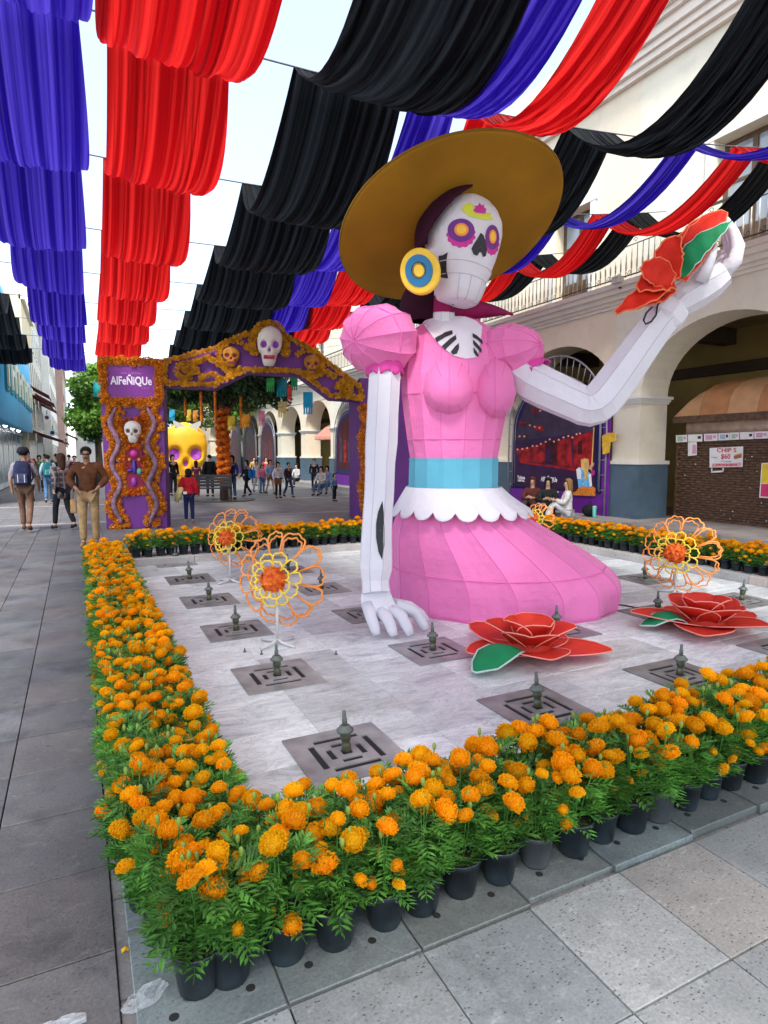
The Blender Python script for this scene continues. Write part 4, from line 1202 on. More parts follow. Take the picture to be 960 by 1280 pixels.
AX = 11.1; PITCHY = 4.43; SPAN = 3.68; DEPTH = .85; SPR = 2.86; RISE = 1.42
def bay0(k): return 10.56 + PITCHY * k
K0, K1 = -3, 11
ARC = thing('arcade_building', 'long cream arcade with round arches and slate blue pier bases on the right', 'building', (AX, 8, 0))
def arcz(y, y0): 
    u = (y - (y0 + SPAN / 2)) / (SPAN / 2); return SPR + RISE * math.sqrt(max(0, 1 - u * u))
NA = 24
for k in range(K0, K1):
    y0 = bay0(k); y1 = y0 + SPAN; yp = y0 + PITCHY
    mb = MB()
    ys = [y0 + SPAN * (.5 - .5 * math.cos(PI * i / NA)) for i in range(NA + 1)]
    mb.grid([[(AX, y, arcz(y, y0)) for y in ys], [(AX, y, 5.0) for y in ys]])
    mb.grid([[(AX, y, arcz(y, y0)) for y in ys], [(AX + DEPTH, y, arcz(y, y0)) for y in ys]])
    mb.grid([[(AX + DEPTH, y, arcz(y, y0)) for y in ys], [(AX + DEPTH, y, 5.0) for y in ys]])
    mb.bb(AX, AX + DEPTH, y1, yp, SPR + .0, 5.0)
    mb.build('spandrel', M_plaster, ARC, False, True)
    pr_ = MB().bb(AX, AX + DEPTH, y1, yp, 1.40, SPR - .14).build('pier', M_plaster, ARC, False, True)
    cp = MB()
    for (z0, z1, e) in ((SPR - .16, SPR - .11, .03), (SPR - .11, SPR - .06, .055), (SPR - .06, SPR + .002, .09)): cp.bb(AX - e, AX + DEPTH + e, y1 - e, yp + e, z0, z1)
    cp.build('capital', M_plaster2, pr_, False, True)
    MB().bb(AX - .05, AX + DEPTH + .05, y1 - .05, yp + .05, .1, 1.36).build('dado', M_dado, pr_, False, True)
    MB().bb(AX - .07, AX + DEPTH + .07, y1 - .07, yp + .07, 1.36, 1.44).build('dado_moulding', M_plaster2, pr_, False, True)
    # upper storey with a French window
    wc = y0 + SPAN / 2 - .22; w0, w1 = wc - .62, wc + .62; yb0, yb1 = y0 - (PITCHY - SPAN) / 2, yp - (PITCHY - SPAN) / 2
    U = AX + .12
    mb = MB().bb(U, U + .5, yb0, w0, 5.3, 9.6).bb(U, U + .5, w1, yb1, 5.3, 9.6).bb(U, U + .5, w0, w1, 7.55, 9.6)
    mb.build('upper_wall', M_plaster, ARC, False, True)
    mb = MB().bb(U - .05, U + .02, w0 - .16, w0 - .002, 5.32, 7.55).bb(U - .05, U + .02, w1 + .002, w1 + .16, 5.32, 7.55).bb(U - .06, U + .02, w0 - .2, w1 + .2, 7.552, 7.72)
    wn = MB().bb(U + .28, U + .33, w0, w0 + .09, 5.3, 7.55).bb(U + .28, U + .33, w1 - .09, w1, 5.3, 7.55).bb(U + .28, U + .33, w0 + .09, w1 - .09, 7.46, 7.55).bb(U + .27, U + .34, wc - .05, wc + .05, 5.3, 7.46).bb(U + .28, U + .33, w0 + .09, w1 - .09, 6.75, 6.81).bb(U + .28, U + .33, w0 + .09, w1 - .09, 5.3, 5.9).build('window', M_wood, ARC, False, True)
    for (a, b) in ((w0 + .09, wc - .05), (wc + .05, w1 - .09)):
        for (c, d) in ((5.9, 6.75), (6.81, 7.46)): MB().bb(U + .30, U + .31, a, b, c, d).build('pane', M_glass, wn, False, True)
    mb.build('window_surround', M_plaster2, wn, False, True)
ya, yb = bay0(K0) - .6, bay0(K1) + .2
for name, rows in (('cornice', ((4.86, 4.93, .06), (4.93, 5.0, .12), (5.0, 5.10, .22), (5.10, 5.2, .34), (5.2, 5.3, .42))), ('roof_cornice', ((9.6, 9.72, .0), (9.72, 9.86, .10), (9.86, 10.0, .17), (10.0, 10.2, .26), (10.2, 10.3, .36), (10.3, 10.55, .48), (10.55, 10.75, .40)))):
    mb = MB()
    for z0, z1, e in rows: mb.bb(AX - e, AX + .6, ya, yb, z0, z1)
    mb.build(name, M_plaster2, ARC, False, True)
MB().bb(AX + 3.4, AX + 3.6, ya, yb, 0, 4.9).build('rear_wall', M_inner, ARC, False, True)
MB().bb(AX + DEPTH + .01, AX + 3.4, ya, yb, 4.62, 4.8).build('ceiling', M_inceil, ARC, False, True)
for k in range(K0, K1):
    y = bay0(k) + SPAN + .37
    MB().bb(AX + DEPTH + .012, AX + 3.4, y - .18, y + .18, 4.25, 4.618).build('ceiling_beam', M_beam, ARC, False, True)
MB().bb(AX + 3.2, AX + 3.38, ya, yb, 3.55, 3.8).build('wall_beam', M_beam, ARC, False, True)
# block above so that no light falls in from behind
MB().bb(AX + .62, AX + 8, ya, yb, 4.82, 10.5).build('upper_mass', M_plaster, ARC, False, True)
# far end wall
pl = MB().bb(10.25, AX + 3.4, ya, yb, -.03, .15).build('arcade_platform', M_step); struct(pl)
# balcony railing
RL = thing('balcony_railing', 'pale iron balustrade along the balcony above the arches', 'railing', (AX - .36, 8, 5.3))
RX = AX - .36
MB().bb(RX - .025, RX + .025, 5, 40, 6.16, 6.2).build('top_rail', M_iron, RL, False, True)
MB().bb(RX - .015, RX + .015, 5, 40, 5.38, 5.40).build('bottom_rail', M_iron, RL, False, True)
MB().bb(RX - .012, RX + .012, 5, 40, 6.00, 6.015).build('middle_rail', M_iron, RL, False, True)
me_bal = MB().tube([(0, 0, .06), (0, 0, .2), (0, 0, .24), (0, 0, .36), (0, 0, .40), (0, 0, .72)], [.010, .010, .018, .018, .010, .010], 6).mesh('baluster', M_railw, True)
for i in range(95): link('baluster', me_bal, RL, loc=(0, -2.2 + .145 * i, 0))
mb = MB()
for i in range(60):
    y = 6 + .29 * i
    mb.tube([(RX, y + .06 * math.cos(a) * (1 - a / 9), 6.085 + .055 * math.sin(a) * (1 - a / 9)) for a in [q * .55 for q in range(14)]], .007, 4)
    mb.tube([(RX, y + .145 + .06 * math.cos(a) * (1 - a / 9), 5.46 - .055 * math.sin(a) * (1 - a / 9)) for a in [q * .55 for q in range(14)]], .007, 4)
for i in range(120): mb.tube([(RX, 19 + .17 * i, 5.38), (RX, 19 + .17 * i, 6.1)], .012, 4)
tag(mb.build('scrollwork', M_iron, RL, True, True), kind='stuff')
# wall lamp under the balcony
lp = thing('floodlight', 'small grey floodlight on the cornice below the balcony', 'lamp', tuple(atX(772, 350, AX - .45)))
MB().box((0, 0, 0), (.16, .2, .14)).build('lamp_body', M_railw, lp); MB().box((.08, 0, -.1), (.03, .05, .14)).build('bracket', M_iron, lp)

# ------------------------------------------------------------------ arched posters in metal frames
M_navy = mat('navy_print', (.016, .014, .09), .35, .15, 3, spec=.4)
M_purple = mat('purple_board', (.13, .012, .25), .5, .12, 3)
M_tube = mat('steel_tube', (.34, .34, .38), .4, .15, 8, metal=.5)
M_pdark = mat('print_night', (.035, .012, .05), .35, .3, 3)
M_pred = mat('print_red', (.14, .006, .009), .35, .7, 5, c2=(.26, .010, .012))
M_pred2 = mat('print_deep_red', (.05, .004, .008), .35, .6, 5)
M_pgrey = mat('print_dusk', (.05, .032, .065), .35, .35, 4)
M_pwhite = mat('print_white', (.75, .75, .78), .4, .05)
M_pgold = mat('print_gold', (.70, .42, .10), .4, .2)
M_pblue = mat('print_light_blue', (.12, .42, .72), .4, .35, 12)
M_porange = mat('print_orange', (.62, .20, .03), .4, .5, 25)
M_pskin = mat('print_skin', (.55, .33, .2), .4, .1)
M_pglow = mat('print_lamp', (.95, .35, .2), .4, .1)
M_pfold = mat('print_faded', (.22, .14, .25), .35, .3, 4)
PX = AX - .10
def poly_on(name, pts, m, parent, X, proud=.0, th=.004):
    P = [atX(x, y, X - proud) for x, y in pts]
    return MB().prism([(q.y, q.z) for q in P], (X - proud, 0, 0), Y3, Z3, X3, th).build(name, m, parent, False, True)
def arch_outline(yc, hw, z0, zs, rise, n=22):
    return [(yc + hw, z0), (yc + hw, zs)] + [(yc + hw * math.cos(PI * i / n), zs + rise * math.sin(PI * i / n)) for i in range(1, n)] + [(yc - hw, zs), (yc - hw, z0)]
def arch_poster(k, label, red=False, near=False):
    yc = bay0(k) + SPAN / 2
    t = thing('arch_poster', label, 'poster', (AX, yc, .15), 0, 'arched posters in the arcade')
    bd = MB().prism(arch_outline(yc, 1.70, .66, 2.0, 1.55), (PX, 0, 0), Y3, Z3, X3, .04).build('board', M_navy, t, False, True)
    MB().bb(PX - .02, PX + .03, yc - 1.74, yc + 1.74, .15, .64).build('skirting_board', M_purple, t, False, True)
    fr = MB()
    def arc(hw, rise, z0): return [(PX - .05, yc + hw, z0), (PX - .05, yc + hw, 2.2)] + [(PX - .05, yc + hw * math.cos(PI * i / 24), 2.2 + rise * math.sin(PI * i / 24)) for i in range(1, 24)] + [(PX - .05, yc - hw, 2.2), (PX - .05, yc - hw, z0)]
    a1, a2 = arc(1.80, 1.84, .15), arc(1.62, 1.35, .7)
    MB().tube(a1, .022, 6).build('outer_tube', M_tube, t, True, True)
    MB().tube(a2, .018, 6).build('inner_tube', M_tube, t, True, True)
    MB().tube([(p[0] + .03, p[1], p[2]) for p in arc(1.56, 1.26, .76)], .014, 6).build('inner_tube', M_tube, t, True, True)
    for i in range(2, 26, 1):
        if i in (2, 3, 24, 25) : pass
        MB().tube([a1[i], a2[i]], .010, 5).build('rung', M_tube, t, True, True)
    for sgn in (-1, 1):
        for z in (.75, 1.1, 1.45, 1.8): MB().tube([(PX - .05, yc + sgn * 1.8, z), (PX - .05, yc + sgn * 1.62, z)], .010, 5).build('rung', M_tube, t, True, True)
    if red:
        ins = MB().prism(arch_outline(yc, 1.45, .9, 2.0, 1.3), (PX - .026, 0, 0), Y3, Z3, X3, .006).build('picture', M_pred2, t, False, True)
        for i in range(5):
            q = yc - 1.2 + i * .5
            MB().prism([(q, 1.2), (q + .32, 1.2), (q + .36, 2.3 + .25 * math.sin(i * 2)), (q + .05, 2.2)], (PX - .032, 0, 0), Y3, Z3, X3, .005).build('print_shape', M_pred if i % 2 else M_pgrey, t, False, True)
    return t, bd
tp, bd = arch_poster(0, 'arched night street poster beside the raised arm, with seated women below')
def C6(l): return [(640 + x / 5.82, 420 + y / 5.82) for x, y in l]
def pr(name, l, m, proud): return poly_on(name, C6(l), m, tp, PX, proud)
pr('print_sky', [(22, 770), (45, 640), (110, 480), (230, 380), (400, 340), (540, 430), (606, 560), (606, 760)], M_pgrey, .024)
pr('print_street', [(22, 765), (606, 690), (606, 1140), (22, 1090)], M_pdark, .028)
pr('print_house', [(30, 830), (150, 805), (240, 785), (240, 925), (60, 912)], M_pred, .031)
pr('print_house', [(245, 785), (400, 745), (415, 955), (250, 925)], M_pred2, .031)
pr('print_house', [(330, 765), (430, 735), (440, 955), (330, 940)], M_pred, .034)
pr('print_house', [(445, 735), (585, 690), (588, 975), (450, 958)], M_pred, .031)
pr('print_window', [(478, 770), (510, 760), (512, 860), (480, 862)], M_pred2, .034)
pr('print_window', [(250, 820), (285, 812), (290, 920), (255, 915)], M_pdark, .037)
pr('print_kerb', [(60, 912), (480, 965), (480, 985), (60, 925)], M_pred, .034)
pr('print_lanterns', [(145, 525), (180, 525), (180, 570), (145, 565)], M_pred, .028)
pr('print_lanterns', [(165, 650), (225, 655), (230, 690), (170, 690)], M_pred, .028)
pr('print_lanterns', [(50, 620), (105, 630), (105, 655), (55, 650)], M_pred, .028)
for (x, y) in [(40, 825), (75, 822), (110, 815), (150, 800), (180, 800), (210, 785), (245, 770), (275, 752), (305, 768), (340, 755), (375, 738), (410, 728), (440, 738), (470, 715), (495, 710), (55, 730), (90, 730), (205, 545), (260, 545), (130, 650), (165, 660), (200, 668)]:
    pr('print_lamp', [(x + 7 * math.cos(a), y + 7 * math.sin(a)) for a in [q * PI / 4 for q in range(8)]], M_pglow, .038)
# figure with a staff on a heap of marigolds
pr('print_staff', [(592, 665), (600, 665), (582, 980), (574, 980)], M_pgold, .038)
pr('print_skirt', [(475, 965), (500, 955), (530, 975), (560, 990), (572, 1010), (580, 1100), (485, 1110), (478, 1040)], M_pblue, .041)
pr('print_lace', [(468, 970), (490, 955), (505, 990), (500, 1040), (475, 1040)], M_pwhite, .044)
pr('print_lace', [(555, 1010), (575, 1000), (582, 1090), (566, 1100)], M_pwhite, .044)
pr('print_hair', [(500, 900), (530, 890), (555, 895), (560, 940), (545, 1040), (530, 1060), (525, 980), (505, 965)], M_pgold, .047)
pr('print_face', [(522, 920), (545, 918), (552, 945), (540, 965), (524, 955)], M_pskin, .050)
pr('print_arm', [(555, 960), (585, 920), (598, 925), (595, 940), (570, 975)], M_pskin, .050)
pr('print_ribbon', [(572, 985), (600, 975), (602, 1005), (585, 1020)], mat('print_magenta', (.45, .02, .25), .4), .044)
pr('print_marigolds', [(435, 1150), (470, 1125), (490, 1100), (520, 1092), (560, 1100), (590, 1095), (606, 1110), (606, 1165), (440, 1158)], M_porange, .053)
fx_, fz_ = -Y3, Z3
def ptxt(body, x, y, size, sx=1): 
    o = atX(640 + x / 5.82, 420 + y / 5.82, PX - .04); text('lettering', body, size, o, fx_, fz_, M_pwhite, tp, .002, sx=sx, bold=.004)
ptxt('Toluca', 66, 1030, .12); ptxt('CAPITAL', 66, 1053, .075)
ptxt('oo O', 145, 1048, .11, .8)
ptxt('AlFe\u00d1iQUe', 268, 1045, .17, .75)
ptxt('Viva Calaveras de Toluca', 265, 1128, .075)
# yellow figure and dark side cloth beside the frame
sc_o = thing('yellow_cloth', 'yellow cloth hung on the frame ladder beside the poster', 'cloth', tuple(atX(757, 560, AX - .2)))
poly_on('cloth_fold', [(753, 545), (760, 541), (769, 541), (770, 551), (763, 553), (761, 566), (754, 568)], mat('yellow_cloth', (.70, .42, .03), .7, .15, 9), sc_o, AX - .2, 0, .03)
mb = MB().bb(AX - .14, AX - .1, bay0(0) - .04, bay0(0) + .16, .15, 2.75).build('purple_banner', M_purple); tag(mb, 'narrow purple cloth beside the poster frame on the pier edge', 'banner')
arch_poster(3, 'arched poster partly hidden behind the purple side of the flower arch', True)
arch_poster(6, 'dark red arched poster right of two similar ones far down the arcade', True)
arch_poster(7, 'dark red arched poster in the middle of three far down the arcade', True)
arch_poster(8, 'dark red arched poster left of two similar ones far down the arcade', True)
arch_poster(9, 'farthest dark arched poster down the arcade, behind the garlanded trunk', True)

# ------------------------------------------------------------------ food kiosk under the right arch
M_wick = mat('brown_wicker', (.075, .036, .018), .6, .4, 14, c2=(.11, .055, .026))
M_awn = mat('tan_awning', (.55, .25, .10), .7, .15, 4, trans=.2)
M_awn2 = mat('pale_tan_awning', (.68, .38, .18), .7, .12, 4, trans=.2)
M_clear = mat('cloudy_plastic', (.62, .45, .34), .3, .25, 6)
M_paper = mat('white_paper', (.75, .74, .72), .7, .06)
KX = 12.15
KI = thing('food_kiosk', 'brown wicker food kiosk with tan awning under the right arch', 'kiosk', (KX, 7.2, .15))
MB().bb(KX + .02, KX + 1.6, 4.6, 9.62, .15, 1.98).build('counter_body', mat('dark_kiosk', (.03, .018, .012), .8), KI, False, True)
mb = MB()
for r in range(34):
    z = .19 + r * .0535
    pts = [(KX - .002 - .017 * math.sin(y * 26 + (r % 2) * PI), y, z) for y in [4.6 + .0604 * i for i in range(84)]]
    rows = [[(x - .006, y, z - .022) for x, y, z in pts], [(x - .014, y, z) for x, y, z in pts], [(x - .006, y, z + .022) for x, y, z in pts]]
    mb.grid(rows)
tag(mb.build('weave', M_wick, KI, True, True), kind='stuff')
for z in (.17, 1.99): MB().bb(KX - .04, KX + .02, 4.6, 9.64, z - .025, z + .025).build('wicker_rim', M_wick, KI, False, True)
MB().bb(KX - .03, KX + .02, 9.6, 9.66, .15, 1.98).build('corner_post', M_wick, KI, False, True)
MB().bb(KX + .06, KX + .08, 4.6, 9.5, 2.0, 2.3).build('plastic_sheet', M_clear, KI, True, True)
MB().bb(KX - .12, KX - .07, 4.6, 9.72, 2.28, 2.42).build('fascia', M_wick, KI, False, True)
ys = [4.6 + .64 * i for i in range(9)]
prof = [(-.10, 2.42), (-.02, 2.75), (.10, 2.92), (.35, 3.08), (.8, 3.2)]
for i in range(8):
    a, b = ys[i], ys[i + 1]
    def endcurve(y): return 1 if y < 9.4 else .0
    rows = [[(KX + x, a + .004, z), (KX + x, b - .004, z)] for x, z in prof]
    if i == 7: rows = [[(KX + x, a, z), (KX + x + (z - 2.42) * .1, b - .0 - (z - 2.42) * .9, z - .02)] for x, z in prof]
    MB().grid(rows).build('awning_panel', M_awn2 if i % 2 else M_awn, KI, True, True)
SX = KX - .045
def kpoly(name, pts, m, parent, proud=0, th=.004): return poly_on(name, pts, m, parent, SX, proud, th)
# paper notices along the counter top
mm = [mat('notice_green', (.35, .50, .36), .7), M_paper, mat('notice_pink', (.62, .30, .45), .7), mat('notice_blue', (.35, .45, .58), .7)]
for i, (x0, x1) in enumerate([(845, 859), (860, 878), (880, 897), (898, 912), (912.5, 924), (925, 942), (943, 960)]):
    y = 553 - (x0 - 845) * .045
    t = thing('paper_notice', 'small paper notice taped along the kiosk counter, %s from the left' % nth(i), 'notice', tuple(atX((x0 + x1) / 2, y, SX - .02)), 0, 'paper notices on the kiosk counter')
    kpoly('sheet', [(x0, y - 9), (x1, y - 9.6), (x1, y - .6), (x0, y)], M_paper, t, .02)
    kpoly('picture', [(x0 + 2, y - 7.5), (x0 + (x1 - x0) * .6, y - 7.6), (x0 + (x1 - x0) * .6, y - 2), (x0 + 2, y - 1.8)], mm[i % 4], t, .025)
    kpoly('print_spot', [(x0 + (x1 - x0) * .68, y - 7), (x1 - 2, y - 7.4), (x1 - 2, y - 4), (x0 + (x1 - x0) * .68, y - 3.6)], M_blackp if i % 2 else mm[2], t, .025)
t = thing('wall_flyer', 'small pale flyer hanging left of the price sign on the kiosk', 'flyer', tuple(atX(865, 560, SX)))
kpoly('sheet', [(860, 553), (871, 552), (871, 569), (860, 570)], M_paper, t, .008)
kpoly('picture', [(866, 556), (870, 556), (870, 567), (865, 567)], mm[2], t, .013)
sg = thing('price_sign', 'white price sign reading CHIP S $60 on the wicker kiosk', 'sign', tuple(atX(908, 572, SX)))
kpoly('board', [(887, 560), (929, 558), (928.5, 583.5), (887, 584.5)], M_paper, sg, .01)
Mr = mat('sign_red', (.55, .01, .06), .5); Mb = mat('sign_blue', (.08, .30, .50), .5)
kpoly('print_band', [(890, 579.5), (926, 578), (926, 582.5), (890, 583.8)], mat('sign_pink_band', (.72, .35, .38), .5), sg, .014)
def ktxt(body, x, y, s, m, sx=1, b=.0): text('lettering', body, s, atX(x, y, SX - .018), -Y3, Z3, m, sg, .001, sx=sx, bold=b)
ktxt('CHIP S', 908, 563, .115, Mr, 1.3, .002); ktxt('$60', 907, 570.8, .14, Mr, 1.0, .002)
ktxt('incluye', 893, 571.5, .05, Mb); ktxt('preparados', 908, 576.5, .05, Mb); ktxt('CON SALSA GRATIS', 908, 581.2, .05, Mr, 1.05, .002)
kpoly('print_food', [(917, 570), (927, 567), (927, 572), (918, 574)], mat('print_brown', (.35, .12, .05), .5), sg, .014)
kpoly('print_fries', [(918, 568.5), (926, 566), (926, 567.5), (918, 570)], M_pgold, sg, .016)
fb = MB()
t = thing('small_frame', 'small empty white frame below the price sign', 'frame', tuple(atX(896, 588, SX)))
for q in ([(889, 585.5), (890.5, 585.5), (890.5, 590), (889, 590)], [(903, 585), (905, 585), (904.5, 589.5), (903, 589.5)], [(889, 589), (904.5, 588), (904.5, 590), (889, 591)]): kpoly('frame_bar', q, M_paper, t, .01)
t = thing('kiosk_poster', 'yellow and magenta poster at the right end of the kiosk', 'poster', tuple(atX(958, 600, SX)))
kpoly('sheet', [(952, 579), (985, 577), (985, 624), (949, 622)], M_paper, t, .01)
kpoly('print_top', [(953, 580), (985, 578), (985, 605), (951.5, 604)], mat('poster_yellow', (.75, .55, .03), .5), t, .014)
kpoly('print_bottom', [(951.5, 605), (985, 605), (985, 622), (950.5, 620.5)], mat('poster_magenta', (.60, .03, .14), .5), t, .014)
mb = MB(); rnd = random.Random(5)
for i in range(34):
    c = atX(rnd.uniform(846, 958), rnd.uniform(556, 668), SX - .008); s = rnd.uniform(.008, .018)
    mb.box(c, (.003, s * rnd.uniform(.8, 2), s), None)
tag(mb.build('paper_scraps', M_paper, KI, False, True), kind='stuff')
# ------------------------------------------------------------------ flower arch over the street
GO = Vector((.52, 14.45, 0)); GE = Vector((5.34, -1.47, 0)).normalized(); GN = Vector((-GE.y, GE.x, 0))      # along, away
def gpt(s, z, d=0.0): return GO + GE * s + Z3 * z + GN * d          # d > 0 is behind the front
M_board = mat('violet_board', (.115, .012, .19), .55, .15, 2.5)
M_maria = mat('arch_marigold', (.80, .27, .012), .7, .3, 9, c2=(.85, .36, .02), trans=.15)
M_marib = mat('arch_marigold_deep', (.72, .13, .010), .7, .35, 9, c2=(.80, .24, .012), trans=.15)
M_gold = mat('arch_gold_flower', (.80, .38, .010), .7, .3, 9, c2=(.86, .50, .03), trans=.15)
M_garnet = mat('garnet_felt', (.20, .008, .045), .8, .25, 6)
M_snake = mat('mauve_snake', (.16, .075, .13), .6, .4, 14, c2=(.22, .12, .18))
M_bone = mat('bone_white', (.72, .69, .62), .6, .06, 8)
M_gum = mat('crimson_gum', (.45, .02, .06), .5, .2, 12)
M_sock = mat('violet_socket', (.22, .03, .42), .6, .3, 6)
GATE = thing('flower_arch', 'tall violet arch covered with marigolds and skulls spanning the street', 'arch', tuple(GO))
def gbox(name, s0, s1, z0, z1, d0, d1, m, parent): return MB().box(gpt((s0 + s1) / 2, (z0 + z1) / 2, (d0 + d1) / 2), (s1 - s0, d1 - d0, z1 - z0), (GE, GN, Z3)).build(name, m, parent, False, True)
postL = gbox('post', 0, 1.24, 0, 3.6, 0, .55, M_board, GATE)
postR = gbox('post', 5.5, 6.8, 0, 3.3, 0, 1.9, M_board, GATE)
bm_poly = [(1.24, 3.6), (2.36, 3.93), (2.91, 4.21), (3.39, 4.32), (3.85, 4.2), (4.34, 4.0), (5.53, 3.14), (5.60, 2.78), (4.82, 2.82), (4.12, 3.33), (3.03, 3.37), (2.31, 3.0), (1.24, 3.03)]
beam = MB().prism(bm_poly, gpt(0, 0, .3), GE, Z3, GN, .45).build('beam', M_board, GATE, False, True)
def flowers(name, pts, r, m, parent, jitter=.02, d=-.02):
    """garland: one marigold head per point (s, z)"""
    mb = MB()
    ax_ = Matrix((GE, Z3, -GN)).transposed()
    for s, z in pts:
        src = BLOOM_RAG[random.randrange(4)]; q = r * random.uniform(.75, 1.25)
        rm_ = ax_ @ Matrix.Rotation(random.uniform(0, 6.28), 3, 'Z') @ Matrix.Rotation(random.uniform(-.4, .4), 3, 'X')
        c = gpt(s + random.uniform(-jitter, jitter), z + random.uniform(-jitter, jitter), d - r * .35)
        mb.add([c + rm_ @ (v * q) for v in src.v], src.f)
    o = mb.build(name, m, parent, False, True, fix=False)
    tag(o, kind='stuff'); return o
def along(path, step, wid=(0,), closed=False):
    o = []; n = len(path)
    for i in range(n if closed else n - 1):
        a, b = Vector(path[i]), Vector(path[(i + 1) % n]); L_ = (b - a).length; k = max(1, int(L_ / step)); t = (b - a) / max(L_, 1e-6); nn = Vector((-t.y, t.x))
        for q in range(k):
            for w_ in wid: o.append(tuple(a + (b - a) * (q / k) + nn * w_))
    return o
# sign panel
sgn_ = gbox('sign_panel', .12, 1.12, 2.76, 3.46, -.03, .0, mat('violet_sign', (.16, .012, .22), .5, .1, 2), postL)
oo = gpt(.62, 3.12, -.036)
text('lettering', 'AlFe\u00d1iQUe', .235, oo, GE, Z3, mat('sign_white', (.72, .66, .78), .5), postL, .002, sx=.72, bold=.006)
text('small_lettering', 'FERIA  Y  FESTIVAL', .05, gpt(.62, 3.28, -.036), GE, Z3, mat('sign_faint', (.42, .2, .5), .5), postL, .001)
text('small_lettering', '2 0 2 3', .05, gpt(.90, 2.98, -.036), GE, Z3, mat('sign_faint', (.42, .2, .5), .5), postL, .001)
flowers('marigold_border', along([(.07, 2.70), (.07, 3.53), (1.17, 3.53), (1.17, 2.70)], .07, (-.03, .03), True), .058, M_maria, postL)
# lower panel: masses of marigolds with wavy bands
def wav(z): return .075 * math.sin(z * 2 * PI / .86 + .9)
pts1, pts2 = [], []
for i in range(4200):
    s, z = random.uniform(.03, 1.21), random.uniform(.03, 2.66)
    l = .25 + wav(z); r = .98 - wav(z)
    inL = abs(s - l) < .175 and z < 2.62; inR = abs(s - r) < .175 and z < 2.62
    mid = .75 < z < 2.36 and l < s < r
    hour = z < .72 and l + .15 < s < r - .15
    snake_ = abs(s - l) < .05 or abs(s - r) < .05
    panel = .44 < s < .80 and .86 < z < 1.72
    top = .42 < s < .82 and 2.42 < z < 2.6
    if snake_ or panel or top or hour: continue
    if mid and not (inL or inR):
        if all((s - a) ** 2 + (z - b) ** 2 > .0042 for a, b in pts2[-420:]): pts2.append((s, z))
    elif inL or inR:
        if all((s - a) ** 2 + (z - b) ** 2 > .0042 for a, b in pts1[-420:]): pts1.append((s, z))
flowers('marigold_field', pts1, .056, M_maria, postL); flowers('marigold_heart', pts2, .056, M_marib, postL)
for sg_ in (0, 1):
    path = [gpt((.25 + wav(z)) if not sg_ else (.98 - wav(z)), z, -.07) for z in [.1 + .065 * i for i in range(39)]]
    MB().tube(path, [.03 + .025 * min(1, i / 5) if i < 34 else .055 - .008 * (i - 34) for i in range(39)], 8).build('snake', M_snake, postL, True, True)
gbox('garnet_panel', .45, .79, .86, 1.72, -.04, .0, M_garnet, postL)
for (s, z, rx, rz_, c) in ((.62, 1.60, .085, .08, (.5, .03, .25)), (.62, 1.32, .045, .16, (.05, .03, .30)), (.52, 1.24, .07, .035, (.05, .03, .30)), (.72, 1.22, .06, .07, (.08, .35, .28)), (.60, 1.0, .06, .10, (.28, .03, .35)), (.53, 1.47, .035, .035, (.7, .3, .05)), (.72, 1.47, .035, .035, (.7, .3, .05))):
    o = MB().sphere((0, 0, 0), 1, 12, 8).build('ornament', mat('ornament_%d_%d' % (s * 100, z * 100), c, .35, .2, 12), postL, True)
    o.location = gpt(s, z, -.05) - GO; o.scale = (rx, .05, rz_); o.rotation_euler = (0, 0, math.atan2(GE.y, GE.x))

